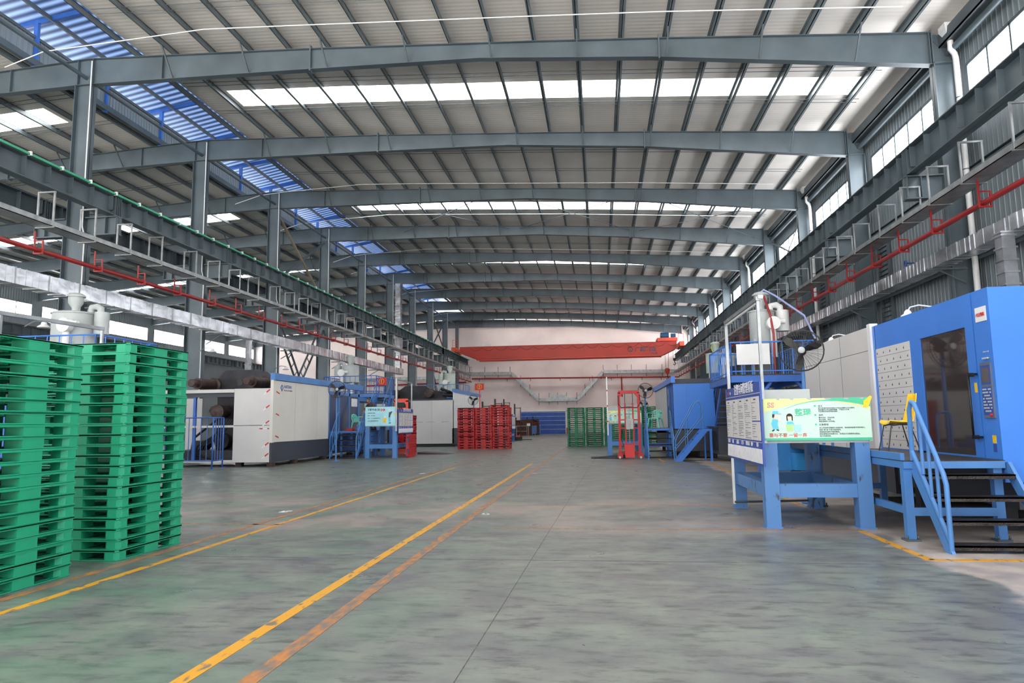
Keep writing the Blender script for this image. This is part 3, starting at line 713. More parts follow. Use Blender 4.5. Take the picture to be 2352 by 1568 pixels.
def poster_5s(par):
    """front poster, local frame: x right, z up, faces -y"""
    p=MB(); p.box(0,1.46,-.012,.012,0,.6); P=p.build('poster_board',MINT,par)
    q=MB(); N=24
    top=[(1.46*i/N,.6) for i in range(N+1)]
    arc=lambda u: .40+.17*math.sin(min(1,u*1.25)*math.pi*.5)
    # lime sweep upper left, teal ribbon upper right
    q.prism([(0,.6),(0,.40)]+[(.03+i*.06,.40+.155*math.sin((i+1)/14*math.pi/2)) for i in range(14)]+[(.87,.6)],-.015,-.012,'y'); q.build('lime_sweep',LIME,P)
    q=MB(); def_=lambda x: .575-.22*abs((x-.88)/.62)**2.0*(.35 if x>.88 else .62)
    X=[.28+i*.0492 for i in range(25)]
    for x0,x1 in zip(X,X[1:]):
        f=lambda x: .003+.034*max(0,(x-.28)/1.18)**1.5
        a0,a1=def_(x0),def_(x1); q.hexa([(x0,-.017,a0-f(x0)),(x1,-.017,a1-f(x1)),(x1,-.012,a1-f(x1)),(x0,-.012,a0-f(x0)),(x0,-.017,a0),(x1,-.017,a1),(x1,-.012,a1),(x0,-.012,a0)])
    q.prism([(.88,.599)]+[(x,def_(x)+.001) for x in X if x>.88]+[(1.459,.599)],-.0165,-.012,'y'); q.build('teal_ribbon',TEAL,P)
    q=MB(); q.box(0,1.46,-.016,-.012,.0,.035); q.build('teal_band',TEAL,P)
    q=MB()
    for u,w in ((.18,.05),(.36,.07),(.6,.08),(.84,.1),(1.1,.08),(1.32,.06)): q.prism([(u,.6),(u+w,.6),(u+w*.8,.575),(u+w*.3,.582)],-.018,-.012,'y')
    q.build('torn_edge',GREYP,P)
    q=MB()
    for x0,x1 in zip(X[14:],X[15:]): q.hexa([(x0,-.016,def_(x0)-.058*(x0-.9)/.56-.02),(x1,-.016,def_(x1)-.058*(x1-.9)/.56-.02),(x1,-.012,def_(x1)-.058*(x1-.9)/.56-.02),(x0,-.012,def_(x0)-.058*(x0-.9)/.56-.02),(x0,-.016,def_(x0)-.01),(x1,-.016,def_(x1)-.01),(x1,-.012,def_(x1)-.01),(x0,-.012,def_(x0)-.01)])
    q.build('lime_ribbon',LIME,P)
    text('5S',.10,PINK,P,(.055,-.0165,.475),bold=.003); text('5S',.10,WHITE,P,(.055,-.019,.475),bold=-.002)
    text('整理',.112,TEAL,P,(.43,-.014,.36),bold=.002)
    text('要与不要 一留一弃',.062,REDI,P,(.06,-.014,.055),sx=1.02,bold=.0004)
    for s_,z in (('定义',.475),('目的',.345),('实施要领',.21)): text(s_,.032,INK,P,(.755,-.014,z))
    q=MB()
    for z in (.478,.348,.213): q.box(.70,.725,-.015,-.012,z,z+.024)
    q.build('square_bullets',TEAL,P)
    L_=['将工作场所任何东西区分为有必要的与不必要的;','把必要的与不必要的明确、严格区分开来;','不必要的东西尽快处理掉。']
    for i,s_ in enumerate(L_): text(s_,.0235,INK,P,(.755,-.014,.447-.024*i))
    for i,s_ in enumerate(['腾出空间，空间活用;','防止误用、误送;','塑造清爽的工作环境。']): text(s_,.0235,INK,P,(.755,-.014,.312-.027*i))
    for i,s_ in enumerate(['对工作场所范围进行全面检查，包括看到和看不到的地方。','制定“要”和“不要”的基准判。','按照基准清除不要的物品。','制定废物品的处理方法，并按此方法清理非必要品。','每日自我检查。']): text(s_,.0245,INK,P,(.755,-.014,.168-.029*i))
    # worker in a cap
    q=MB(); q.prism([(.12,.31),(.10,.24),(.12,.165),(.2,.165),(.185,.24),(.2,.3)],-.016,-.012,'y'); q.prism([(.12,.39),(.13,.425),(.2,.425),(.205,.39),(.25,.385),(.24,.375),(.12,.38)],-.018,-.012,'y')
    q.build('blue_overalls',SKYB,P)
    q=MB(); q.prism(disc(.165,.35,.042),-.016,-.012,'y'); q.prism([(.19,.29),(.24,.28),(.25,.265),(.2,.268)],-.017,-.012,'y'); q.prism(disc(.345+.01,.33,.036),-.016,-.012,'y'); q.build('faces',SKIN,P)
    q=MB(); q.prism([(.12,.38),(.115,.34),(.13,.32),(.145,.345),(.15,.378)],-.0175,-.012,'y'); q.build('hair',HAIR,P); q=MB(); q.prism(disc(.355,.345,.042,14,.044)[:8],-.0175,-.012,'y'); q.prism([(.311,.345),(.325,.35),(.33,.28),(.315,.285)],-.0175,-.012,'y'); q.prism([(.38,.35),(.4,.345),(.398,.28),(.386,.285)],-.0175,-.012,'y')
    q.build('hair',HAIR,P)
    for S_ in ([(.1,.145),(.135,.165),(.14,.15),(.115,.13)],[(.165,.165),(.2,.155),(.2,.14),(.17,.145)]): q=MB(); q.prism(S_,-.017,-.012,'y'); q.build('shoe',HAIR,P)
    q=MB(); q.prism([(.315,.27),(.395,.27),(.415,.225),(.31,.225)],-.0155,-.012,'y'); q.build('blue_shirt',SKYB,P)
    q=MB(); q.prism([(.30,.225),(.40,.235),(.395,.135),(.315,.13)],-.0165,-.012,'y'); q.build('green_tub',PALEG,P)
    q=MB(); q.prism([(.405,.22),(.51,.225),(.50,.125),(.415,.12)],-.0165,-.012,'y'); q.build('blue_tub',PALEB,P)
    return P
def notice(par,w,h,wl=2.0):
    """blue and white notice board, local frame x right, z up, faces -y"""
    p=MB(); p.box(0,w,-.015,.015,0,h); P=p.build('notice_board',NAVY,par)
    q=MB(); k=5; cw=(w-.1)/k
    z0=h*.30; z1=h*.83
    for i in range(k):
        x=.04+i*cw
        if i<k-1: q.box(x,x+cw-.03,-.02,-.015,z0,z1)
        else: q.box(x,x+cw-.01,-.02,-.015,z0,z0+(z1-z0)*.42); q.box(x,x+cw-.01,-.02,-.015,z0+(z1-z0)*.45,z1)
    q.box(.01,w-.01,-.018,-.015,h*.865,h*.872); q.box(.01,w-.01,-.018,-.015,h*.275,h*.28)
    q.build('white_columns',WHITEP,P)
    q=MB(); rnd=random.Random(5)
    for i in range(k):
        x=.04+i*cw; q.box(x+cw*.3,x+cw*.3+cw*.28,-.0215,-.02,z1-.05,z1-.03)
        z=z1-.09
        while z>z0+.02:
            if not(i==k-1 and abs(z-(z0+(z1-z0)*.435))<.03):
                l=rnd.choice((.12,.3,.5,.75,.8,.85))*(cw-.06) if i<k-1 else rnd.choice((.15,.4,.6))*(cw-.06)
                q.box(x+.02,x+.02+l,-.0215,-.02,z,z+.007)
            z-=rnd.choice((.025,.028,.03,.045))
    q.build('text_lines',INK,P)
    q=MB(); n=7; pw=(w-.06)/n
    for i in range(n):
        x=.03+i*pw; q.hexa([(x,-.03,h*.03),(x+pw-.012,-.02,h*.03),(x+pw-.012,-.016,h*.03),(x,-.016,h*.03),(x,-.02,h*.2),(x+pw-.012,-.03,h*.2),(x+pw-.012,-.016,h*.2),(x,-.016,h*.2)])
    q.build('paper_pockets',PAPER,P)
    text('注塑车间管理看板',w*.068,WHITE,P,(w*.30,-.0165,h*.905),bold=.002)
    for i,s_ in enumerate(('交接班','日报','点检表','工艺卡','检验标准','维护','保养')): text(s_,w*.026,WHITE,P,(.05+i*pw,-.0165,h*.225))
    q=MB(); q.prism(disc(w*.09,h*.93,.03),-.018,-.015,'y'); q.build('red_emblem',REDI,P)
    q=MB(); q.prism(disc(w*.17,h*.93,.025),-.018,-.015,'y'); q.build('white_emblem',WHITE,P)
    return P
def table(x,y,dx,dy,label,mt,side,boards,poles=True,lamp=True,leg=.2,name='display_table',h=1.22):
    """frame table of square steel legs; side=-1 notice on the -x side, +1 on the +x side"""
    o=thing(name,label,'table',(x,y,0))
    for ix in (0,1):
        for iy in (0,1):
            b=MB(); cx=ix*(dx-leg); cy=iy*(dy-leg)
            b.box(cx,cx+leg,cy,cy+leg,.02,h-.02); b.box(cx-.015,cx+leg+.015,cy-.015,cy+leg+.015,0,.022); b.build('leg',mt,o)
    for (a,c,e,f) in ((leg,dx-leg,.02,leg-.02),(leg,dx-leg,dy-leg+.02,dy-.02),(.02,leg-.02,leg,dy-leg),(dx-leg+.02,dx-.02,leg,dy-leg)):
        b=MB(); b.box(a,c,e,f,.43,.62); b.build('rail',mt,o)
    b=MB(); b.box(0,dx,0,dy,h-.02,h+.01); b.build('table_top',GREYP,o)
    return o
# near table by the right machine
T1=table(2.32,10.33,1.46,2.47,'worn light blue steel table carrying the mint poster at the right machine stairs',WORN,-1,None)
hp=bpy.data.objects.new('poster_mount',None)
bpy.data.objects.remove(hp)
P=poster_5s(T1); P.location=(.03,-.02,1.235)
b=MB(); b.box(1.45,1.5,-.03,.0,1.22,1.83); b.build('poster_edge_strip',GALV,T1)
b=MB(); b.prism([(1.40,1.78),(1.5,1.86),(1.52,1.84),(1.46,1.70),(1.40,1.70)],-.05,-.03,'y'); b.build('yellow_tape',YEL,T1)
b=MB(); b.box(.03,.7,.02,.05,1.23,1.97); b.build('grey_back_plate',GREYP,T1)
P=notice(T1,2.66,1.2); P.location=(-.04,2.42,.88); P.rotation_euler=(0,0,R_(-90))
b=MB(); b.bar((.04,.0,1.2),(.04,.0,3.33),.04,.04); b.build('lamp_post',GALV,T1); b=MB(); b.bar((-.03,2.2,.9),(-.03,2.2,3.28),.05,.05); b.build('lamp_post',GALV,T1)
b=MB(); b.bar((.04,-.05,3.31),(-.03,2.2,3.27),.07,.05); b.build('lamp_housing',GALV,T1)
b=MB(); b.tube([(.04,.1,3.26),(-.03,2.1,3.22)],.018,8); b.build('lamp_tube',WHITE,T1)
b=MB(); b.tube([(.04,-.04,3.33),(.11,-.05,3.33)],.035,10); b.build('end_socket',PVC,T1)
b=MB(); b.box(-.02,.0,.03,.06,1.23,1.9); b.build('green_edge_strip',LIME,T1)
b=MB(); b.bar((-.05,2.1,.1),(-.05,2.1,.88),.03,.04); b.build('white_strut',WHITE,T1)
b=MB(); b.tube([(-.06,2.0,.14),(1.4,2.45,.12)],.02,6); b.build('low_brace_tube',STEELD,T1)
# left table
T2=table(-10.81,30.75,1.5,2.4,'light blue steel table carrying the sky blue poster beside the left machine stairs',BLUEL,1,None,h=1.46)
p=MB(); p.box(0,1.47,-.012,.012,0,.87); P=p.build('poster_board',mat('poster_gradient',(170,226,238),.35,0,.1,.8),T2); P.location=(0,-.02,1.475)
text('不要推托自己的',.115,INK,P,(.12,-.014,.70),bold=.003,sx=.72)
q=MB(); q.prism(disc(.78,.73,.055),-.016,-.012,'y'); q.prism(disc(.89,.73,.055),-.016,-.012,'y'); q.build('red_discs',REDI,P)
text('A S',.09,WHITE,P,(.745,-.018,.70),bold=.002,sx=1.05)
for i,s_ in enumerate(('把你眼前的事情，','做得一丝不苟的，','是对一个员工最起码的工作，','也不让旁边的事再打扰。')): text(s_,.062,INK,P,(.12,-.014,.56-.12*i),sx=.8)
q=MB(); q.prism([(.84,.33),(1.02,.34),(.99,.14),(.87,.14)],-.015,-.012,'y'); q.prism([(1.36,.55),(1.44,.56),(1.46,.46),(1.38,.44)],-.015,-.012,'y'); q.build('yellow_bin',YEL,P)
q=MB(); q.prism([(1.14,.62),(1.2,.62),(1.27,.66),(1.3,.64),(1.22,.5),(1.19,.36),(1.12,.38)],-.016,-.012,'y'); q.prism([(1.12,.13),(1.22,.15),(1.24,.11),(1.12,.1)],-.016,-.012,'y'); q.build('dark_jacket',INK,P)
q=MB(); q.prism(disc(1.15,.72,.05),-.0165,-.012,'y'); q.prism([(.9,.36),(.98,.36),(.95,.5),(.91,.44)],-.0165,-.012,'y'); q.prism(disc(1.3,.69,.03),-.0165,-.012,'y'); q.build('white_figure_parts',WHITE,P)
q=MB(); q.prism([(1.1,.36),(1.19,.36),(1.22,.2),(1.14,.16)],-.0165,-.012,'y'); q.build('blue_trousers',SKYB,P)
P=notice(T2,2.45,1.15); P.location=(1.58,-.02,1.1); P.rotation_euler=(0,0,R_(90))
b=MB(); b.bar((1.5,-.05,1.22),(1.5,-.05,3.65),.08,.08); b.bar((1.55,2.35,1.1),(1.55,2.35,3.55),.05,.05); b.bar((1.5,-.05,3.62),(1.55,2.35,3.55),.05,.05); b.build('lamp_post',GALV,T2)
# second right table, behind the stacker
T3=table(.32,31.6,1.56,2.4,'light blue steel table with a pale green poster behind the red stacker',BLUEL,-1,None,h=1.42)
P=poster_5s(T3); P.location=(0,-.02,1.43); P.scale=(1.06,1,.97)
b=MB(); b.box(.02,1.5,.02,.05,1.43,2.23); b.build('grey_back_plate',GREYP,T3)
b=MB(); b.bar((.03,-.05,.9),(.03,-.05,3.55),.05,.05); b.build('taped_pole',WHITE,T3)
b=MB(); 
for z in (2.9,2.2,1.5): b.box(-.0,.06,-.08,-.02,z,z+.06)
b.build('red_tape',REDI,T3)
# distant left table
T4=table(-8.55,55.2,1.4,2.2,'distant light blue table with a blue notice board behind the red pallets',BLUEL,1,None)
P=notice(T4,2.2,1.2); P.location=(1.45,0,1.0); P.rotation_euler=(0,0,R_(90))
# left lamp frame above the near pallets
o=thing('lamp_frame','grey lamp frame with a long tube housing above the near green pallets','lamp',(-10.4,11.7,0))
for P_ in ((-.09,-1.0),(.16,1.19)): b=MB(); b.bar((P_[0],P_[1],0),(P_[0],P_[1],3.6),.05,.05); b.build('post',GALV,o)
b=MB(); b.bar((-.09,-1.05,3.6),(.16,1.22,3.6),.07,.07); b.build('lamp_housing',GALV,o)
b=MB(); b.tube([(-.2,-1.0,3.62),(-.3,-1.0,3.4),(-.3,-1.0,0.1)],.05,8); b.build('white_pipe',PVC,o)

# ================================================================ FANS
def fan(x,y,z,r,rz,label,mount=None,tilt=-5,yo=.0,grp='round pedestal fans'):
    o=thing('pedestal_fan',label,'fan',(x,y,0),rz,grp)
    def rim(yc,rr,n=28): return [(rr*math.cos(2*math.pi*i/n),yc,z+rr*math.sin(2*math.pi*i/n)) for i in range(n)]
    b=MB(); b.tube(rim(-.06,r),.008,6,closed=True); b.tube(rim(-.12,r*.97),.005,5,closed=True); b.tube(rim(.02,r*.97),.005,5,closed=True)
    n=46
    for i in range(n):
        a=2*math.pi*i/n; c,s_=math.cos(a),math.sin(a)
        b.tube([(c*.05,-.16,z+s_*.05),(c*r*.6,-.15,z+s_*r*.6),(c*r*.97,-.12,z+s_*r*.97),(c*r,-.06,z+s_*r),(c*r*.97,.02,z+s_*r*.97)],.0022,3)
        if i%2==0: b.tube([(c*r*.97,.02,z+s_*r*.97),(c*r*.5,.07,z+s_*r*.5),(c*.08,.08,z+s_*.08)],.0022,3)
    b.build('wire_cage',BLACK,o)
    for k in range(3):
        a=math.pi*2*k/3+.35; c=Vector((math.cos(a),0,math.sin(a))); t=Vector((-math.sin(a),0,math.cos(a)))
        vs=[]; 
        for rr,w,tw in ((.06,.03,.035),(r*.35,.055,.035),(r*.7,.075,.025),(r*.93,.05,.012)):
            p=c*rr; vs+=[p+t*w+Vector((0,-tw-.05,z)),p-t*w+Vector((0,tw-.05,z)),p-t*w+Vector((0,tw-.044,z)),p+t*w+Vector((0,-tw-.044,z))]
        fs=[(0,1,2,3),(12,13,14,15)]
        for i in range(3):
            for j in range(4): fs.append((4*i+j,4*i+(j+1)%4,4*i+4+(j+1)%4,4*i+4+j))
        q=MB(); q._add(vs,fs); q.build('blade',BLACK,o)
    q=MB(); q.lathe([(.045,-.175),(.06,-.165),(.06,-.02)],(0,0,z),16,'y'); q.build('hub',GREYP,o)
    q=MB(); q.lathe([(.05,.0),(.085,.02),(.085,.2),(.06,.24)],(0,0,z),16,'y'); q.bar((0,.12,z-.05),(0,.12,z-.22),.05,.05); q.build('motor',DARK,o)
    q=MB(); q.tube([(0,.13,z-.15),(0,.13,.02)],.035,12); q.lathe([(.16,0),(.16,.025)],(0,.13,0),16); q.build('pole',BLUEL,o)
    return o
fan(3.76,13.22,2.80,.385,R_(-16),'large black wire fan above the grey plate of the near right table')
fan(-11.3,28.45,3.07,.37,R_(22),'black wire fan on a light blue pole in front of the left white machine')
fan(2.04,31.0,2.87,.34,R_(8),'black wire fan rising behind the red stacker, larger of that pair')
fan(2.82,45.2,2.55,.30,0,'small distant wire fan above the far green pallets')
fan(-8.6,46.3,3.1,.36,R_(-5),'distant wire fan left above the red pallet stacks')

# ================================================================ STAIRS AND PLATFORMS
def stair(o,x0,x1,y0,y1,z1,n,mt,rails=(1,1),rr=.024,rh=.75):
    """stair part set rising from (y0,z=0) to (y1,z1) along +y, width x0..x1"""
    for x in (x0,x1):
        b=MB(); b.hexa([(x-.02,y0-.02,0),(x+.02,y0-.02,0),(x+.02,y0+.14,0),(x-.02,y0+.14,0),(x-.02,y1-.02,z1-.02),(x+.02,y1-.02,z1-.02),(x+.02,y1+.14,z1-.06),(x-.02,y1+.14,z1-.06)]); b.build('stringer',mt,o)
    for i in range(n):
        t=(i+.35)/n; y=y0+(y1-y0)*t; z=z1*t
        b=MB(); b.box(x0+.02,x1-.02,y-.03,y+.2,z-.02,z); b.box(x0+.02,x1-.02,y-.03,y-.015,z-.055,z); b.build('tread',TREAD,o)
    for x,f in ((x0,rails[0]),(x1,rails[1])):
        if not f: continue
        P=[(x,y0+.03,.0),(x,y0+.03,rh+.15),(x,y0+.08,rh+.27),(x,y1-.12,z1+rh+.1),(x,y1-.04,z1+rh+.12),(x,y1+.03,z1+rh+.02),(x,y1+.05,z1-.15)]
        b=MB(); b.tube(P,rr,10)
        b.tube([(x,y0+.03,.12),(x,y1+.04,z1+.12)],rr*.9,8)
        for t in (.25,.5,.75):
            y=y0+.05+(y1-y0-.1)*t; b.tube([(x,y,z1*t+.1),(x,y,rh+.24+(z1-.15)*t*1.0)],rr*.75,8)
        b.build('handrail',mt,o)
def platform(o,x0,x1,y0,y1,z,mt,posts,pw=.1,edge=.1):
    b=MB(); b.box(x0,x1,y0,y1,z-.012,z); b.build('tread_deck',TREAD,o)
    b=MB(); b.box(x0,x1,y0,y0+.05,z-edge,z-.012); b.box(x0,x1,y1-.05,y1,z-edge,z-.012); b.box(x0,x0+.05,y0+.05,y1-.05,z-edge,z-.012); b.box(x1-.05,x1,y0+.05,y1-.05,z-edge,z-.012); b.build('deck_frame',mt,o)
    for x,y in posts:
        b=MB(); b.box(x-pw/2,x+pw/2,y-pw/2,y+pw/2,.02,z-edge+.0); b.build('post',mt,o)
        b=MB(); b.box(x-pw*.85,x+pw*.85,y-pw*.85,y+pw*.85,0,.025)
        for s in (-1,1): b.tube([(x+s*pw*.65,y-pw*.6,.02),(x+s*pw*.65,y-pw*.6,.07)],.012,6)
        b.build('foot_plate',STEELD,o)
# right machine platform (R1)
o=thing('access_platform','blue steel operator platform with four dark treads at the big blue machine','platform',(0,0,0),0)
platform(o,3.8,4.99,9.32,13.0,1.0,BLUEL,((3.85,9.4),(4.92,9.42),(3.85,12.92),(4.9,12.92)))
b=MB(); b.box(3.79,3.84,9.38,12.98,1.0,1.09); b.build('kick_plate',BLUEL,o)
b=MB(); b.box(3.9,4.87,9.36,9.42,.31,.41); b.box(3.81,3.87,9.45,12.87,.33,.42); b.box(3.9,4.87,12.88,12.94,.31,.41); b.build('lower_rail',BLUEL,o)
stair(o,3.92,5.02,8.5,9.3,1.0,4,BLUEL,(1,0),.028,.62)
# chair on it
def shell_chair(x,y,z,rz,label):
    o=thing('shell_chair',label,'chair',(x,y,z),rz)
    b=MB(); n=9; prof=[(-.22,.43),(-.2,.455),(-.05,.44),(.08,.435),(.16,.45),(.2,.5),(.235,.62),(.265,.74),(.285,.82)]
    vs=[]; fs=[]
    for t in (0,.012):
        for i,(u,z_) in enumerate(prof):
            w=.2 if i<5 else .2-.012*(i-4)
            for j in range(n):
                s=-1+2*j/(n-1); lip=.03*s*s
                if i<5: vs.append((w*s,u-t*0,z_+lip-t))
                else: vs.append((w*s,u-lip*1.2+t,z_))
    K=len(prof)*n
    for i in range(len(prof)-1):
        for j in range(n-1):
            a=i*n+j; fs.append((a,a+1,a+n+1,a+n)); fs.append((K+a,K+a+1,K+a+n+1,K+a+n))
    for i in range(len(prof)-1):
        for j in (0,n-1): a=i*n+j; fs.append((a,a+n,K+a+n,K+a))
    for i in (0,len(prof)-1):
        for j in range(n-1): a=i*n+j; fs.append((a,a+1,K+a+1,K+a))
    b._add(vs,fs,0,True); b.build('seat_shell',YEL,o)
    for s in (-1,1):
        b=MB(); b.tube([(s*.2,-.28,.0),(s*.15,-.17,.41),(s*.15,-.05,.425),(s*.15,.12,.425),(s*.2,.26,.0)],.011,8); b.build('leg_frame',BLACK,o)
    b=MB(); b.tube([(-.15,-.15,.42),(.15,-.15,.42)],.01,6); b.tube([(-.15,.1,.42),(.15,.1,.42)],.01,6); b.build('cross_tube',BLACK,o)
    return o
shell_chair(4.09,10.1,1.0,R_(-93),'yellow plastic shell chair on the blue platform of the right machine').scale=(.95,.82,1.06)
# rail of the stair behind the chair
o=thing('grab_rail','short blue grab rail at the far end of the near platform','handrail',(3.95,12.9,1.0)); b=MB(); b.tube([(0,0,0),(0,0,.55),(0,.05,.62),(.12,.1,.62),(.18,.1,.55),(.18,.1,0)],.025,10); b.build('rail',BLUEL,o)

# ================================================================ RIGHT MACHINE (R1)
M=thing('moulding_machine','huge blue and white moulding machine filling the right side of the picture','machine',(5.0,9.37,0))
def L(x,y): return (x-5.0,y-9.37)
b=MB(); # cabinet front block with window opening on the aisle side
ya,yb,yc,yd=0.40,.62,1.97,3.76
b.box(0,3.4,0,.39,.72,3.2); b.build('front_cabinet',BLUE,M)
b=MB(); b.box(.0,.05,.42,.62,.95,3.2); b.box(0,.05,.62,1.97,2.76,3.2); b.box(0,.05,1.97,2.31,.95,3.2); b.box(0,.05,2.31,3.68,2.77,3.2); b.box(0,.05,3.66,3.78,.95,3.2); b.box(.0,.05,.62,3.66,.95,1.02)
b.box(.05,3.4,.42,3.78,3.14,3.2); b.box(3.35,3.4,.42,3.78,.9,3.14)
b.build('side_cabinet',BLUE,M)
b=MB(); b.box(.03,.05,.39,.43,.75,3.2); b.build('cabinet_seam',mat('seam_shadow_strip',(48,40,74),.6),M)
b=MB(); b.box(.02,.03,.62,1.97,1.02,2.76); b.build('door_window',DGLASS,M)
b=MB(); b.box(.5,2.8,1.2,3.3,.9,2.1); b.box(1.0,2.4,1.6,2.6,2.1,2.6); b.tube([(.7,.6,1.8),(.7,3.3,1.8)],.12,12); b.tube([(2.4,.6,1.8),(2.4,3.3,1.8)],.12,12); b.build('mould_inside',DARK,M)
b=MB(); b.box(-.004,.03,2.31,3.66,1.02,2.77); DP=b.build('white_locker_panel',WHITEP,M)
q=MB(); 
for i in range(1,12): z=1.02+1.75*i/12; q.box(-.006,-.004,2.31,3.66,z-.003,z+.001)
q.build('panel_grooves',INK,DP)
q=MB(); q.box(-.010,-.004,-.007,.009,-.02,.004); q.box(-.007,-.004,-.003,.001,.0,.022); LK=q.build('small_lock',DARK,DP); fst=True
for i in range(12):
    for j in range(5):
        y=2.40+j*.27+(.13 if i%2 else 0); z=1.02+1.75*(i+.45)/12
        if y<3.62:
            k=LK if fst else LK.copy()
            if not fst: COL.objects.link(k); k.parent=DP
            k.location=(0,y,z); fst=False
b=MB(); b.tube([(-.06,.52,1.25),(-.06,.52,2.12)],.014,8); b.bar((-.07,.52,2.1),(0,.52,2.1),.05,.05); b.bar((-.07,.52,1.27),(0,.52,1.27),.05,.05); b.bar((-.06,.5,2.1),(-.03,.38,2.1),.04,.03); b.bar((-.06,.5,1.27),(-.03,.38,1.27),.04,.03); b.build('door_handle',BLACK,M)
# control panel
def sidebox(par,name,y0,y1,z0,z1,m_,t=.012,o_=0):
    q=MB(); q.box(-t-o_,-o_,y0,y1,z0,z1); return q.build(name,m_,par)
CP=sidebox(M,'control_panel',.06,.30,1.52,2.24,mat('panel_grey',(96,104,122),.4),.02)
sidebox(CP,'screen',.10,.26,1.98,2.17,glass_mat('screen_glass',(90,84,88),.15),.004,.02)
sidebox(CP,'screen_frame',.075,.285,1.955,2.2,NAVY,.003,.02)
sidebox(CP,'keypad_field',.075,.29,1.56,1.92,NAVY,.003,.02)
q=MB()
for i in range(8):
    for j in range(6):
        if (i*7+j*3)%5: q.box(-.03,-.023,.09+j*.032,.09+j*.032+.02,1.6+i*.04,1.6+i*.04+.02)
q.build('keys',GREYP,CP)
q=MB(); q.lathe([(.018,-.045),(.018,-.02)],(0,.11,1.56),12,'x'); q.build('stop_button',REDI,CP)
SG=sidebox(M,'number_sign',.07,.32,2.78,2.97,WHITE,.008)
text('1号注塑机',.055,REDI,SG,(-.0105,.31,2.85),(R_(90),0,R_(-90)),sx=.85,bold=.001,name='red_lettering')
q=MB(); 
for i in range(4): q.lathe([(.012,-.03),(.012,0)],(0,.10+.035*i,2.29),8,'x')
q.box(-.006,0,.09,.13,2.37,2.385); q.box(-.006,0,.15,.22,2.37,2.385); q.build('switch_row',GREYP,M)
sidebox(M,'warning_label',.44,.5,1.86,1.99,YEL,.003); sidebox(M,'warning_label',.11,.19,1.2,1.3,YEL,.003); sidebox(M,'warning_label',.11,.19,1.09,1.19,NAVY,.003)
# white rear housing
b=MB(); b.box(0.0,3.2,3.95,8.25,2.79,3.22); b.box(0.0,3.2,3.95,8.25,.95,2.78); b.build('white_housing',WHITEP,M)
q=MB(); 
for y in (5.5,6.95): q.box(-.003,.0,y,y+.008,.95,3.2)
q.build('panel_joint',INK,M)
b=MB(); b.box(-.04,.1,3.78,3.87,.9,3.26); b.box(-.03,.05,3.89,3.95,.9,3.26); b.build('white_corner_post',WHITE,M)
b=MB(); b.box(.25,3.1,3.9,8.2,.18,.93); b.box(.3,3.2,.3,3.9,.35,.9); b.build('machine_bed',CHARC,M)
for y in (1.0,3.4,5.9,8.0):
    for x in (.4,2.6): b=MB(); b.box(x,x+.2,y-.1,y+.1,0,.36); b.build('machine_foot',DARK,M)
b=MB(); b.box(-.2,3.2,.3,9.6,.14,.2) if False else b.box(.1,3.2,3.9,8.4,.13,.19); b.build('drip_tray',GALV,M)
b=MB(); b.box(.2,.75,.55,1.15,3.2,3.26); b.build('yellow_wood_board',mat('yellow_wood',(168,140,70),.7),M)
# gooseneck lamps on top
for (x,y,w) in ((5.12,11.9,'above the drawer panel, nearer'),(5.12,15.7,'on the white housing, farther')):
    o=thing('gooseneck_lamp','small white gooseneck lamp on the right machine %s'%w,'lamp',(x,y,3.2))
    b=MB(); b.tube([(.3,-.35,.02),(.25,-.3,.1),(.1,-.15,.16),(.02,-.02,.15),(0,.02,.1)],.012,6); b.build('gooseneck',WHITE,o)
    b=MB(); b.lathe([(.02,.12),(.05,.09),(.06,.05),(.1,.03),(.11,.0),(.1,.0),(.05,.03)],(0,.04,0),14); b.build('lamp_shade',WHITE,o)
# rear part: injection unit + blue cabinets
o=thing('injection_unit','dark and blue injection unit behind the white housing of the right machine','machine',(5.0,17.7,0))
b=MB(); b.box(.2,3.2,.1,7.5,.75,1.3); b.box(.3,1.6,.4,3,1.3,2.1); b.build('bed',CHARC,o)
b=MB(); b.box(-.1,.9,2.2,3.4,.12,1.5); b.box(1.1,2.2,2.2,3.2,.12,1.5); b.build('blue_cabinet',mat('cabinet_blue',(58,132,196),.4,0,.05),o)
b=MB(); b.box(-.8,.5,1.0,1.6,1.55,2.15) ; b.build('blue_hood',BLUE,o)
b=MB(); b.tube([(1.2,0,2.2),(1.2,4,2.2)],.28,14); b.box(.9,1.5,2.6,3.2,2.2,2.75); b.tube([(.6,1.2,1.4),(.4,1.0,1.9),(.7,.8,2.3),(1,.6,2.2)],.04,8); b.tube([(.3,1.6,1.3),(.1,1.2,1.8),(.5,.9,2.4)],.035,8); b.build('barrel_and_hoses',DARK,o)
for x,y in ((.0,2.3),(.0,6.8),(2.8,2.3),(2.8,6.8)):
    b=MB(); b.box(x+.25,x+.41,y-.08,y+.08,0,.75); b.build('machine_foot',DARK,o)
for i,(x0,x1,y0,y1,z0,z1) in enumerate(((5.2,6.6,19.4,20.2,.3,.62),(6.9,8.2,18.8,19.4,.3,.7))):
    t=thing('tool_cart','low cyan blue %s cart standing behind the near table'%('open','closed')[i],'cart',((x0+x1)/2,(y0+y1)/2,0)); hx,hy=(x1-x0)/2,(y1-y0)/2
    b=MB(); b.box(-hx,hx,-hy,hy,.16,z1); b.build('tray_box',mat('cart_blue',(52,140,206),.4),t)
    for sx in (-1,1):
        for sy in (-1,1): b=MB(); b.lathe([(.07,-.02),(.07,.02)],(sx*(hx-.1),sy*(hy-.05),.07),12,'y'); b.box(sx*(hx-.1)-.02,sx*(hx-.1)+.02,sy*(hy-.05)-.02,sy*(hy-.05)+.02,.07,.17); b.build('wheel',BLACK,t)

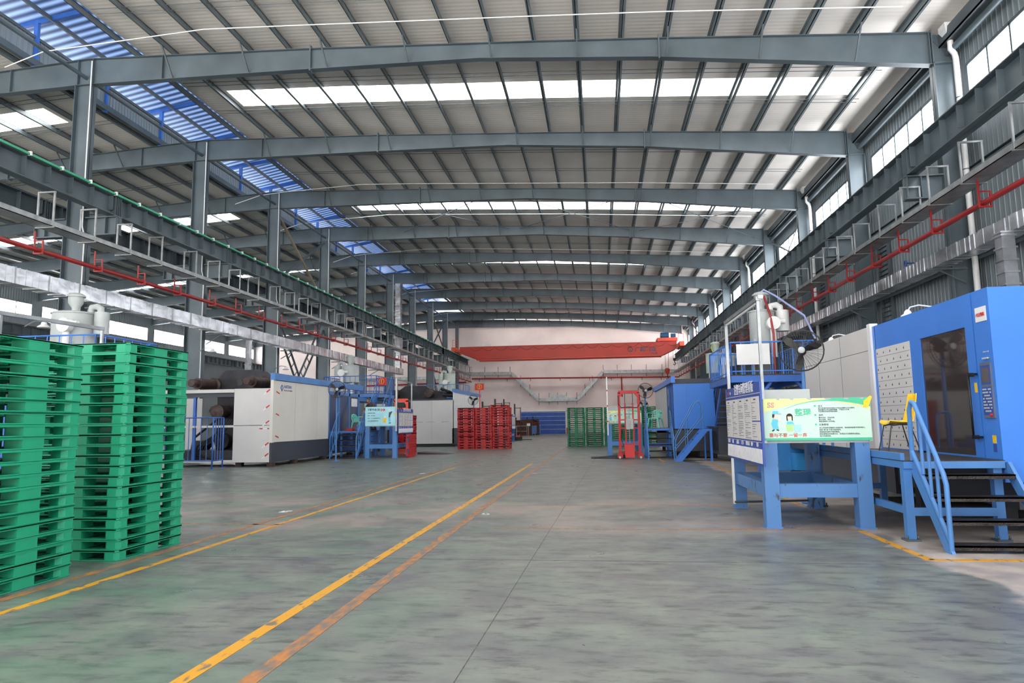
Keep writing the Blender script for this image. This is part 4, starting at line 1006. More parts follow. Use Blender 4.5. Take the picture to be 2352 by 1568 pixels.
def railing(o,x0,x1,y0,y1,z,h,mt,sides='fblr',step=.28,r=.018,low=.1):
    segs={'f':((x0,y0),(x1,y0)),'b':((x0,y1),(x1,y1)),'l':((x0,y0),(x0,y1)),'r':((x1,y0),(x1,y1))}
    for s in sides:
        a,c=segs[s]; a=Vector((a[0],a[1],0)); c=Vector((c[0],c[1],0)); n=max(2,round((c-a).length/step))
        b=MB(); b.tube([a+Vector((0,0,z+h)),c+Vector((0,0,z+h))],r*1.2,8); b.tube([a+Vector((0,0,z+low)),c+Vector((0,0,z+low))],r,8)
        for i in range(n+1):
            p=a.lerp(c,i/n); b.tube([p+Vector((0,0,z)),p+Vector((0,0,z+h))],r*(1.3 if i in(0,n) else .8),6)
        b.build('railing',mt,o)
def hopper(x,y,z,r,h,label,side=1,cone=True,red=True,yellow=False,mt=None):
    """hopper dryer with loader; z = cylinder bottom"""
    mt=mt or GREYP
    o=thing('hopper_dryer',label,'hopper',(x,y,z))
    b=MB(); pr=[(r,0),(r,h-.03),(r+.03,h-.03),(r+.03,h),(r-.05,h+.03),(.1,h+.06)]
    if cone: pr=[(.12,-.75*r*1.6),(r,0)]+pr[1:]
    b.lathe(pr,(0,0,0),28); b.build('drum',mt,o)
    b=MB(); b.lathe([(.1,h+.05),(.1,h+.17),(.2,h+.32),(.2,h+.5),(.25,h+.5),(.25,h+.54),(.17,h+.6),(.05,h+.63)],(0,0,0),20); b.build('vacuum_loader',mt,o)
    k=side
    b=MB(); b.lathe([(.2,.35),(.2,h+.02)],(k*(r+.25),0.05,0),18)
    b.tube([(k*(r+.2),.05,h),(k*(r+.2),.05,h+.13),(k*(r+.08),.05,h+.2),(k*(r-.08),.05,h+.18),(k*(r-.12),.05,h)],.1,10); b.build('filter_drum',WHITE if red else mt,o)
    b=MB(); b.lathe([(.2,-.14),(.2,.06)],(k*r*.55,-r-.1,h*.55),18,'y'); b.tube([(k*r*.55,-r-.1,h*.4),(k*r*.55,-r-.1,-.5)],.09,10); b.lathe([(.08,0),(.08,.25)],(k*r*.55+.1,-r-.1,h*.6),10,'x'); b.build('blower',WHITE,o)
    if red:
        b=MB(); b.tube([(.05,-.22,h+.45),(.12,-r-.2,h*.8),(.16,-r-.3,h*.2),(.15,-r-.3,-1.3)],.035,8); b.build('red_hose',REDP,o)
        b=MB(); b.tube([(0,0,h+.6),(.1,-.05,h+.68),(.4,-.2,h+.45),(1.1,-.6,h-.25),(1.35,-.7,-.0)],.03,8); b.build('pale_blue_hose',mat('hose_blue',(150,160,206),.4),o)
    if yellow:
        b=MB(); b.tube([(-.05,0,h+.6),(-.25,-.3,h+.3),(-.05,-.7,h-.5),(.1,-.75,-.2)],.03,8); b.build('green_hose',mat('hose_green',(180,206,110),.4),o)
    for a in (0.6,2.2,3.8,5.4):
        q=MB(); q.bar((r*math.cos(a),r*math.sin(a),.1),(r*1.0*math.cos(a),r*1.0*math.sin(a),-.65),.06,.06); q.build('support_leg',mt,o)
    return o
def upper(o,x0,x1,y0,y1,z,mt,mt2,posts=True,pin=.15):
    b=MB(); b.box(x0,x1,y0,y1,z-.03,z); b.build('deck',TREAD,o)
    b=MB(); b.box(x0,x1,y0,y0+.1,z-.22,z-.03); b.box(x0,x1,y1-.1,y1,z-.22,z-.03); b.box(x0,x0+.1,y0+.1,y1-.1,z-.22,z-.03); b.box(x1-.1,x1,y0+.1,y1-.1,z-.22,z-.03); b.build('deck_beam',mt2,o)
    if posts:
        for x in (x0+pin,x1-.15):
            for y in (y0+.15,y1-.15): b=MB(); b.box(x-.09,x+.09,y-.09,y+.09,0,z-.22); b.bar((x,y,z-.7),(x+(.4 if x<(x0+x1)/2 else -.4),y,z-.2),.08,.08); b.build('post',mt2,o)
# R1 upper platform
o=thing('hopper_platform','blue hopper platform with barred railing above the right machine','platform',(0,0,0))
upper(o,3.82,6.2,20.45,24.4,2.83,BLUE,BLUED,pin=.75); railing(o,3.85,6.17,20.5,24.35,2.83,.95,BLUE)
b=MB(); b.box(4.0,4.93,20.44,20.47,3.12,3.72) ; b.build('white_sign_plate',WHITE,o)
b=MB()
for s in (4.25,4.8): b.bar((s,26.3,1.32),(s,24.4,2.85),.06,.14)
for i in range(7): t=(i+.6)/7.5; b.box(4.25,4.8,26.3-1.8*t-.1,26.3-1.8*t+.1,1.3+1.55*t-.02,1.3+1.55*t)
b.build('steep_stair',BLUED,o)
for s in (4.25,4.8): q=MB(); q.tube([(s,26.3,1.3),(s,26.3,2.2),(s,24.4,3.75)],.022,8); q.build('stair_rail',BLUED,o)
hopper(5.1,21.9,3.9,.36+.02,.98,'grey hopper dryer with a red hose on the right machine platform',1)

# ================================================================ SECOND RIGHT MACHINE (R2)
o=thing('moulding_machine','second blue moulding machine at middle distance on the right','machine',(3.0,28.5,0))
b=MB(); b.box(0,1.6,0,.08,1.2,3.02); b.build('blue_end_panel',BLUE,o)
b=MB(); b.box(.52,.526,-.006,0,1.22,3.0); b.build('panel_joint',BLUED,o)
b=MB(); b.box(0.02,2.6,0,9.4,3.03,3.22); b.build('dark_roof_beam',CHARC,o)
b=MB(); b.box(-.08,.04,-.25,9.4,3.08,3.3); b.box(-.1,.06,-.27,-.25,3.05,3.33); b.build('blue_header_beam',BLUE,o)
b=MB(); b.box(0,.05,2.9,9.2,.9,3.05); b.build('white_side_panel',WHITEP,o)
for y in (.08,.95,1.85,2.75): b=MB(); b.box(0,.07,y,y+.09,1.2,3.05); b.build('door_post',BLUED,o)
b=MB(); b.box(.02,.04,1.95,2.75,1.2,2.9); b.build('door_window',DGLASS,o)
b=MB(); b.box(0,1.9,.1,9,.3,1.15); b.build('machine_bed',CHARC,o)
b=MB(); b.box(.1,1.6,2.9,9.0,1.15,3.0); b.build('inner_housing',GREYP,o)
b=MB(); b.box(1.65,3.6,-.6,.1,1.3,3.0); b.prism([(1.7,.9),(3.6,.9),(3.6,3.3),(2.6,3.3),(1.7,2.7)],.2,.9,'y'); b.tube([(2.0,-.5,3.0),(2.0,1,3.0)],.2,14); b.tube([(3.2,-.5,2.9),(3.2,1,2.9)],.2,14); b.tube([(2.3,-1.2,1.5),(2.3,.3,1.5)],.35,18); b.build('black_press',DARK,o)
b=MB(); b.box(1.35,3.9,-2.2,.0,.25,1.25); b.box(1.25,3.95,-2.25,-.02,1.25,1.29); b.build('dark_bed_cabinet',CHARC,o)
q=MB(); 
for i in range(5): q.box(1.34,1.35,-2.0+i*.4,-1.99+i*.4+.25,.4,1.1)
q.build('cabinet_doors',DARK,o)
for x,y in ((.3,.4),(.3,8.5),(1.6,.4),(1.6,8.5),(2.0,-1.9),(3.6,-1.9)): b=MB(); b.box(x-.08,x+.08,y-.08,y+.08,0,.32); b.build('machine_foot',DARK,o)
b=MB(); b.box(1.0,1.65,.3,1.2,.06,.95); b.box(1.05,1.1,.28,.3,.5,.52) ; b.build('control_cabinet',CHARC,o)
hopper(6.0,36,3.9,.5,1.0,'pale hopper dryer with green hose above the second right machine',1,False,False,True,mat('pale_green_enamel',(188,200,190),.4))
q=thing('hopper_platform','dark blue hopper support behind the second right machine','platform'); upper(q,5,7.3,35,38,3.1,BLUED,BLUED)
# platform and stairs P2
o=thing('access_platform','small blue platform with dark treads at the second right machine','platform')
platform(o,1.9,2.98,29.5,30.75,1.22,BLUE,((1.95,29.6),(2.9,29.6),(1.95,30.65),(2.9,30.65)))
stair(o,1.92,2.93,28.3,29.5,1.2,5,BLUEL,(1,1),.022,.62)
b=MB(); b.box(1.95,2.9,29.58,29.62,.45,.6); b.build('lower_rail',BLUE,o)
o=thing('access_stair','blue side stair with double handrails in front of the second right machine','stairs',(2.82,26.7,0))
for y in (0,.65):
    b=MB(); b.hexa([(-.03,y-.02,.0),(.22,y-.02,0),(.22,y+.02,0),(-.03,y+.02,0),(1.0,y-.02,1.2),(1.2,y-.02,1.12),(1.2,y+.02,1.12),(1.0,y+.02,1.2)]); b.build('stringer',BLUE,o)
    b=MB(); b.tube([(.0,y,0),(0,y,.75),(.05,y,.88),(.78,y,1.98+.2),(.88,y,2.25),(.98,y,2.24),(1.06,y,2.1),(1.06,y,1.2)],.02,8); b.tube([(.0,y,.45),(1.06,y,1.65)],.016,8); b.tube([(.45,y,.5),(.45,y,1.65)],.016,8); b.build('handrail',BLUEL,o)
for i in range(5): t=(i+.5)/5.2; b=MB(); b.box(.05+t*.95,.28+t*.95,0,.65,1.2*t-.02,1.2*t); b.build('tread',TREAD,o)
b=MB(); b.box(1.05,1.36,-.03,.7,1.12,1.2); b.box(1.27,1.35,-.03,.05,0,1.12); b.box(1.15,1.2,.6,.68,0,1.12); b.build('landing_frame',BLUE,o)
# aqua armchair
def armchair(x,y,z,rz,label,s=1.):
    o=thing('plastic_armchair',label,'chair',(x,y,z),rz)
    b=MB(); b.hexa([(-.22,-.22,.40),(.22,-.22,.40),(.19,.2,.38),(-.19,.2,.38),(-.22,-.22,.43),(.22,-.22,.43),(.19,.2,.41),(-.19,.2,.41)]); b.build('seat',AQUA,o)
    b=MB(); b.tube([(-.19,.2,.4),(-.2,.27,.62),(-.15,.3,.74),(0,.31,.78),(.15,.3,.74),(.2,.27,.62),(.19,.2,.4)],.02,8)
    for i in range(5): u=-.12+.06*i; b.bar((u*.9,.2,.4),(u*1.1,.3,.75),.028,.01)
    b.build('backrest',AQUA,o)
    for s_ in (-1,1):
        b=MB(); b.tube([(s_*.2,.26,.64),(s_*.25,.1,.65),(s_*.27,-.15,.64),(s_*.27,-.22,.6),(s_*.25,-.22,.42)],.02,8); b.build('armrest',AQUA,o)
        for sy in (-1,1): b=MB(); b.hexa([(s_*.26-.02,sy*.25-.02,0),(s_*.26+.02,sy*.25-.02,0),(s_*.26+.02,sy*.25+.02,0),(s_*.26-.02,sy*.25+.02,0),(s_*.2-.03,sy*.2-.03,.4),(s_*.2+.03,sy*.2-.03,.4),(s_*.2+.03,sy*.2+.03,.4),(s_*.2-.03,sy*.2+.03,.4)]); b.build('leg',AQUA,o)
armchair(2.36,30.15,1.22,R_(-25),'aqua plastic armchair on the platform of the second right machine')

# ================================================================ STACKER
o=thing('stacker','red hand stacker with tall mast parked in front of the green poster','stacker',(.74,28.8,0))
b=MB()
for x in (.06,.86): b.box(x-.05,x+.05,-.05,.07,.08,2.72)
b.box(.04,.88,-.05,.07,2.68,2.8); b.prism([(.1,2.7),(.25,2.7),(.1,2.5)],-.04,.05,'y'); b.prism([(.82,2.7),(.67,2.7),(.82,2.5)],-.04,.05,'y')
for z in (2.08,1.58,1.24,.58): b.box(.1,.82,-.03,.03,z-.02,z+.03)
b.build('mast_frame',RED,o)
b=MB(); 
for x in (.3,.62): b.box(x-.03,x+.03,-.01,.06,.3,2.28)
b.build('inner_mast',RED,o)
b=MB(); 
for x in (.3,.62): b.box(x-.012,x+.012,0,.03,2.28,2.7)
b.tube([(.3,.0,2.7),(.62,0,2.7)],.03,8); b.tube([(.03,-.08,2.6),(.02,-.08,2.25),(.15,-.08,2.1),(.5,-.08,2.12),(.8,-.08,2.08),(.93,-.08,2.3),(.9,-.08,2.6)],.015,6); b.tube([(.12,-.06,1.2),(.1,-.06,.8),(.22,-.06,.5)],.014,6); b.build('lift_chain_and_cable',BLACK,o)
b=MB(); b.tube([(.46,0,.6),(.46,0,2.06)],.018,8); b.build('lift_cylinder',GALV,o)
b=MB(); b.box(.32,.62,-.14,-.04,1.21,1.62); K=b.build('control_box',GREYP,o)
q=MB()
for i in range(4): q.lathe([(.015,-.02),(.015,0)],(.4,-.14,1.3+.08*i),8,'y')
q.build('green_buttons',mat('button_green',(60,140,110),.4),K)
q=MB()
for i in range(4): q.lathe([(.015,-.02),(.015,0)],(.48,-.14,1.3+.08*i),8,'y')
q.build('red_buttons',REDI,K)
b=MB(); b.hexa([(.25,-.22,.05),(.62,-.22,.05),(.62,-.05,.05),(.25,-.05,.05),(.22,-.2,.58),(.64,-.2,.58),(.64,-.05,.58),(.22,-.05,.58)]); b.build('battery_box',mat('bright_red',(206,34,34),.4),o)
b=MB(); b.box(-.06,.16,-.12,.12,.04,.2); b.box(.76,.98,-.12,.12,.04,.2); b.box(-.05,.97,.02,.12,.1,.5) if False else b.box(0,.92,.05,.12,.15,.3); b.build('base_frame',RED,o)
for x in (.03,.88): b=MB(); b.lathe([(.05,-.03),(.05,.03)],(x,-.15,.06),12,'y'); b.build('wheel',GREYP,o)
b=MB(); b.hexa([(-1.15,.25,.02),(.3,.05,.02),(.3,.3,.02),(-1.15,.6,.02),(-1.15,.25,.05),(.3,.05,.16),(.3,.3,.16),(-1.15,.6,.05)]); b.build('fork',DARK,o)

# ================================================================ LEFT MACHINE (L1)
M=thing('moulding_machine','large white moulding machine with red and white tape behind the near green pallets','machine',(-12.4,24.85,0))
b=MB(); b.box(-1.6,-.12,0,.05,.17,1.555); b.box(-1.6,-.12,0,.05,1.575,2.98); b.build('front_panel',WHITEP,M)
b=MB(); b.box(-.12,.0,-.02,.14,.9,3.3); b.build('corner_post',CREAM,M)
b=MB(); b.box(-.07,.0,.14,5.4,.92,3.28); b.build('side_panel',CREAM,M)
q=MB(); 
for y in (1.9,4.1): q.box(0,.003,y,y+.008,.92,3.27)
q.build('panel_joint',GREYP,M)
b=MB(); b.box(-1.5,-.03,.02,5.6,.16,.9); b.build('charcoal_base',CHARC,M)
b=MB(); b.box(-.12,.06,-.05,9.9,3.3,3.56); b.build('blue_header_beam',BLUEL,M)
b=MB()
for z,w in ((2.85,1),(2.25,1),(1.66,1),(.83,1),(.42,1)):
    b.prism([(-.42,z),(-.3,z+.09),(-.16,z+.15),(-.13,z+.1),(-.27,z+.02)][0:0] or [(-.30,z+.0),(-.16,z+.10),(-.14,z+.06),(-.28,z-.05)],-.004,0,'y')
b.box(-.54,-.40,-.004,0,1.42,1.46); b.box(-.22,-.14,-.004,0,1.42,1.46)
b.build('red_tape',REDI,M)
b=MB()
for z in (2.85,2.25,1.66,.83,.42): b.prism([(-.42,z-.10),(-.30,z+.0),(-.28,z-.05),(-.41,z-.13)],-.004,0,'y')
b.box(-.40,-.22,-.004,0,1.42,1.46); b.build('white_tape',WHITE,M)
b=MB()
for z in (2.85,2.0,1.15): b.prism([(.22,z+.03),(.5,z-.04),(.5,z-.09),(.22,z-.02)],0,.004,'x')
b.build('red_tape',REDI,M)
text('HAITIAN',.17,NAVY,M,(.004,.85,3.02),(R_(90),0,R_(90)),bold=.004); text('PLASTICS MACHINERY',.075,INK,M,(.004,.85,2.9),(R_(90),0,R_(90)))
b=MB(); b.prism([(.55,3.03),(.68,3.16),(.81,3.03),(.68,2.86)],0,.004,'x'); EM=b.build('emblem',NAVY,M)
q=MB(); q.prism([(.62,3.03),(.68,3.09),(.74,3.03),(.68,2.95)],.004,.006,'x'); q.build('emblem_centre',CREAM,EM)
# operator doors
b=MB(); b.box(-.07,0,5.4,5.55,1.0,3.3); b.box(-.07,0,6.6,6.8,1.0,3.3); b.box(-.07,0,8.0,8.15,1.0,3.3); b.box(-.07,0,9.3,9.5,1.0,3.3); b.box(-.07,0,5.5,9.5,2.95,3.1); b.box(-.07,0,5.5,9.5,1.0,1.25); b.build('door_frame',BLUEL,M)
b=MB(); b.box(-.04,-.02,5.5,9.4,1.2,3.0); b.build('door_window',glass_mat('bluish_machine_glass',(70,84,112),.08,.97),M)
b=MB(); b.box(.0,.004,8.3,9.15,2.45,2.85); b.build('paper_notice',PAPER,M)
b=MB(); b.box(-1.5,-.1,5.6,14,.2,1.2); b.build('rear_bed',BLUED,M)
b=MB(); b.box(-1.4,-.2,8,16,2.78,2.99); b.box(-1.4,-.2,9.5,16,1.2,1.9); b.build('rear_blue_unit',BLUEL,M)
for y,x in ((-.02,-.02),(1.95,-.02),(4.9,-.02),(.2,-1.4),(9,-.3),(13.5,-.3),(13.5,-1.3)):
    b=MB(); b.box(x-.18,x+.06,y,y+.22,0,.17); b.build('wooden_block',RUST,M)
# open end: frame, press and cylinders
b=MB(); b.box(-4.6,-1.6,-.02,.06,2.84,2.97); b.box(-4.6,-1.6,0,.05,1.5,1.58); b.box(-4.6,-1.6,0,.05,.17,.26); b.build('white_top_frame',WHITEP,M)
b=MB(); b.box(-4.6,-1.5,.08,.2,2.68,2.84); b.build('dark_beam',CHARC,M)
b=MB(); b.box(-3.35,-3.25,.1,.2,.2,2.7); b.build('blue_post',BLUED,M)
b=MB(); b.box(-4.6,-3.9,1.6,1.65,.5,2.7); b.build('inner_panel',WHITEP,M)
b=MB(); b.prism([(-3.9,2.9),(-3.7,3.35),(-3.1,3.45),(-2.75,3.82),(-1.55,3.82),(-1.25,3.5),(-.3,3.45),(-.2,2.9)],1.3,2.5,'y'); PT=b.build('press_platen',DARK,M)
q=MB(); q.lathe([(.12,0),(.12,.02)],(-2.1,1.28,3.3),16,'y'); q.build('platen_hole',BLACK,PT)
for x,z in ((-3.2,3.22),(-.95,3.25)):
    b=MB(); b.lathe([(.13,-.6),(.15,-.58),(.15,-.2),(.22,-.2),(.22,.9),(.3,.95),(.3,1.3)],(x,.25,z),20,'y'); b.build('tie_bar_nut',RUST,M)
b=MB(); b.lathe([(.2,0),(.28,.02),(.28,.4),(.22,.45),(.22,2.6)],(-2.6,.5,2.12),16,'y'); b.build('hydraulic_cylinder',RUST,M)
b=MB(); b.lathe([(.1,0),(.16,.05),(.16,.3),(.12,.4),(.12,2)],(-3.1,1.0,2.2),12,'y'); b.lathe([(.3,0),(.32,.02),(.32,1.2)],(-2.6,.9,.95),16,'y'); b.lathe([(.2,0),(.2,.8)],(-3.6,.8,.8),14,'y'); b.build('lower_cylinder',DARK,M)
b=MB(); b.box(-3.0,-1.6,1.2,2.6,.3,2.9); b.box(-4.4,-1.5,.3,2.5,.2,.62); b.build('press_body',DARK,M)
b=MB()
for i in range(4): b.tube([(-2.0-.1*i,.6,1.8),(-2.3-.1*i,.4,1.2),(-2.9-.12*i,.35,.8),(-3.1-.1*i,.4,.4)],.03,7)
b.tube([(-2.4,.4,1.9),(-3.4,.3,1.1),(-3.5,.3,.5),(-2.6,.3,.3)],.05,8); b.build('hoses',BLACK,M)
# fence
o=thing('barrier_fence','blue barred fence in front of the black press beside the near green pallets','fence',(-14.06,23.57,0))
for (a,c) in (((0,0),(-.15,.95)),((0,0),(-3.2,.55))):
    a=Vector((a[0],a[1],0)); c=Vector((c[0],c[1],0)); b=MB()
    b.tube([a+Vector((0,0,1.87)),c+Vector((0,0,1.87))],.022,8); b.tube([a+Vector((0,0,.3)),c+Vector((0,0,.3))],.022,8)
    n=round((c-a).length/.27)
    for i in range(1,n): p=a.lerp(c,i/n); b.tube([p+Vector((0,0,.3)),p+Vector((0,0,1.87))],.014,6)
    b.build('fence_panel',BLUED,o)
for p in ((0,0),(-.15,.95),(-1.9,.33),(-3.2,.55)): b=MB(); b.tube([(p[0],p[1],0),(p[0],p[1],1.87)],.028,8); b.box(p[0]-.07,p[0]+.07,p[1]-.07,p[1]+.07,0,.015); b.build('post',BLUED,o)
# L1 platform, stair, chair, broom
o=thing('access_platform','blue platform with dark treads between the left machine and the poster table','platform')
platform(o,-12.3,-10.95,31.3,33.2,1.26,BLUEL,((-12.2,31.4),(-11.05,31.4),(-12.2,33.1),(-11.05,33.1)))
stair(o,-12.3,-11.05,30.2,31.3,1.26,5,BLUEL,(1,1),.024,.75)
armchair(-11.55,31.9,1.26,R_(70),'aqua plastic armchair on the platform of the left machine')
o=thing('dustpan','red long-handled dustpan lying on the left platform','dustpan',(-11.9,31.5,1.262)); b=MB(); b.hexa([(-.15,-.12,0),(.2,-.12,0),(.25,.15,0),(-.1,.15,0),(-.15,-.12,.015),(.2,-.12,.015),(.25,.15,.12),(-.1,.15,.12)]); b.build('pan',RED,o); b=MB(); b.tube([(.1,.1,.08),(.75,.3,.75)],.015,6); b.build('handle',RED,o)
b=MB(); b.box(-.2,.2,-.15,.15,0,.22); b.box(-.22,.22,-.17,.17,.2,.25); o=b.build('storage_box',BLUE,None,(-11.25,31.55,1.262)); tag(o,'small deep blue box on the left platform beside the stair rail','box')
# steep stair behind
o=thing('access_stair','steep blue stair climbing to the hopper platform of the left machine','stairs',(-12.0,36.2,0))
for x in (0,.75): b=MB(); b.bar((x,-3.0,.05),(x,0,3.25),.05,.18); b.build('stringer',BLUED,o); b=MB(); b.tube([(x,-3.0,.1),(x,-3.0,1.0),(x,0,4.15),(x,.2,4.15)],.022,8); b.tube([(x,-2.0,1.1),(x,-2.0,2.0)],.018,6); b.tube([(x,-1.0,2.2),(x,-1.0,3.1)],.018,6); b.build('handrail',BLUEL,o)
for i in range(12): t=(i+.5)/12.5; b=MB(); b.box(.02,.73,-3+3*t-.1,-3+3*t+.12,.05+3.2*t-.02,.05+3.2*t); b.build('tread',TREAD,o)
o=thing('hopper_platform','blue hopper platform with barred railing above the left machine','platform')
upper(o,-15.2,-12.1,36.2,39.5,3.25,BLUEL,BLUEL); railing(o,-15.15,-12.15,36.25,39.45,3.25,.95,BLUED,'fblr',.3)
o=thing('warning_sign','red sign with a yellow exclamation ring hung on the left platform railing','sign',(-12.1,37.0,3.72))
b=MB(); b.box(-.3,.3,-.01,.01,0,.42); b.build('sign_plate',REDI,o); b=MB(); b.tube([(.15*math.cos(a*.3142),-.015,.21+.15*math.sin(a*.3142)) for a in range(20)],.014,6,closed=True); b.build('yellow_ring',YEL,o); text('!',.27,YEL,o,(-.04,-.013,.12),bold=.012)
hopper(-14.0,37.2,3.9,.5,.95,'grey hopper dryer on the left machine platform',-1,False,False,False,GREYP)
# L0 hopper
o=thing('hopper_platform','blue railed platform with the big hopper behind the near green pallets','platform')
upper(o,-17.0,-13.6,16.9,19.6,3.15,BLUED,BLUED); railing(o,-16.95,-13.65,16.95,19.55,3.15,.95,BLUE,'fblr',.35)
hopper(-15.2,18.0,3.9,.58,.98,'big grey hopper dryer above the near green pallets',1,False,False,False,GREYP)
o=thing('moulding_machine','machine bed under the big hopper, mostly hidden by the near green pallets','machine',(-15.2,18,0))
b=MB(); b.box(-1.2,1.2,-1,1.3,.15,2.2); b.box(-1.0,1.0,-1,1.2,0,.15); b.build('machine_bed',BLUED,o); b=MB(); b.box(-.4,.4,-.4,.4,2.2,3.1); b.build('feed_block',DARK,o)
# ================================================================ SECOND LEFT MACHINE (L2)
M=thing('moulding_machine','second white moulding machine with black press behind the left poster table','machine',(-9.7,45,0))
b=MB()
for x0,x1 in ((-2.95,-1.5),(-1.49,0)):
    for z0,z1 in ((.2,1.64),(1.655,3.08)): b=MB(); b.box(x0,x1,0,.05,z0,z1); b.build('white_panel',WHITEP,M)
b=MB(); b.box(-6.2,-4.75,0,.05,.2,3.08); b.build('white_panel',WHITEP,M)
b=MB(); b.box(-6.2,0.02,.02,.1,3.08,3.18); b.box(-.04,.04,-.03,.2,1.2,3.6) if False else b.box(-6.2,0,.3,10,.02,.22); b.build('dark_frame',CHARC,M)
b=MB(); b.box(-.05,.02,.0,10,1.2,3.6); b.build('side_panel',WHITE,M)
b=MB(); b.box(-.1,.06,-.05,10.4,3.6,3.85); b.build('blue_header_beam',BLUEL,M)
b=MB(); b.box(-.1,.12,.0,9.8,.15,1.22); b.build('charcoal_base',CHARC,M)
b=MB(); b.prism([(-4.6,3.18),(-4.5,3.75),(-3.9,3.85),(-3.5,4.12),(-2.1,4.12),(-1.7,3.8),(-.9,3.7),(-.8,3.18)],.6,1.6,'y'); PT=b.build('press_platen',DARK,M)
for x in (-3.5,-2.95,-2.5): q=MB(); q.lathe([(.1,0),(.1,.02)],(x,.58,3.68),12,'y'); q.build('platen_hole',BLACK,PT)
for x in (-4.1,-1.7): b=MB(); b.lathe([(.17,0),(.27,.01),(.27,.8),(.33,.85),(.33,1.1)],(x,-.2,3.55),18,'y'); b.build('tie_bar_nut',RUST,M)
b=MB(); b.box(-4.7,-2.9,.4,3,.2,3.0); b.tube([(-.9,.6,3.5),(-.2,.8,3.45),(-.2,4,3.4)],.16,10); b.tube([(-1.0,.5,3.9),(-.5,.5,3.7),(-.1,1,3.5)],.1,8); b.build('press_body',DARK,M)
o=thing('hopper_platform','light blue hopper platform at the far end of the second left machine','platform')
upper(o,-13.4,-9.9,49.5,52,3.6,BLUEL,BLUEL); railing(o,-13.35,-9.95,49.55,51.95,3.6,.8,BLUEL,'fr',.35)
hopper(-11.2,50.6,3.75,.42,1.5,'tall pale hopper dryer above the second left machine',-1,False,False,False,mat('pale_green_enamel',(188,200,190),.4))
o=thing('warning_sign','distant red sign with a yellow exclamation ring above the red pallets','sign',(-9.0,51.0,4.0))
b=MB(); b.box(-.35,.35,-.01,.01,0,.5); b.bar((0,.03,-4.0),(0,.03,.4),.05,.05); b.build('sign_plate',REDI,o); b=MB(); b.tube([(.17*math.cos(a*.3142),-.015,.25+.17*math.sin(a*.3142)) for a in range(20)],.018,6,closed=True); b.build('yellow_ring',YEL,o); text('!',.3,YEL,o,(-.045,-.013,.15),bold=.012)
# orange hoist frame between table and L2
o=thing('stacker','orange red hand stacker behind the left notice board','stacker',(-10.35,33.9,0))
b=MB()
for x in (0,.62): b.box(x-.05,x+.05,-.05,.05,.05,2.72)
b.box(-.05,.67,-.05,.05,2.66,2.82); b.prism([(.05,2.7),(.18,2.7),(.05,2.5)],-.04,.04,'y'); b.prism([(.57,2.7),(.44,2.7),(.57,2.5)],-.04,.04,'y'); b.box(0,.62,-.03,.03,2.3,2.36); b.box(0,.62,-.03,.03,1.2,1.3); b.box(-.1,.72,-.15,.15,.04,.3); b.build('mast_frame',CRANEL,o)
b=MB(); b.tube([(.1,-.06,2.2),(.3,-.08,2.4),(.5,-.06,2.2)],.02,6); b.box(.15,.47,.0,.04,1.3,2.6); b.build('inner_mast',BLACK,o)
for x in (0,.62): b=MB(); b.lathe([(.05,-.03),(.05,.03)],(x,-.18,.06),12,'y'); b.build('wheel',GREYP,o)
b=MB(); b.hexa([(-.5,-.8,0),(.5,-.8,0),(.5,.8,0),(-.5,.8,0),(-.5,-.8,.01),(.5,-.8,.01),(.5,.8,.11),(-.5,.8,.11)]); o=b.build('loading_ramp',mat('ramp_steel',(70,60,58),.6,.2),None,(-8.35,34.4,0),(0,0,R_(80))); tag(o,'dark steel wedge ramp on the floor right of the left notice board','ramp')

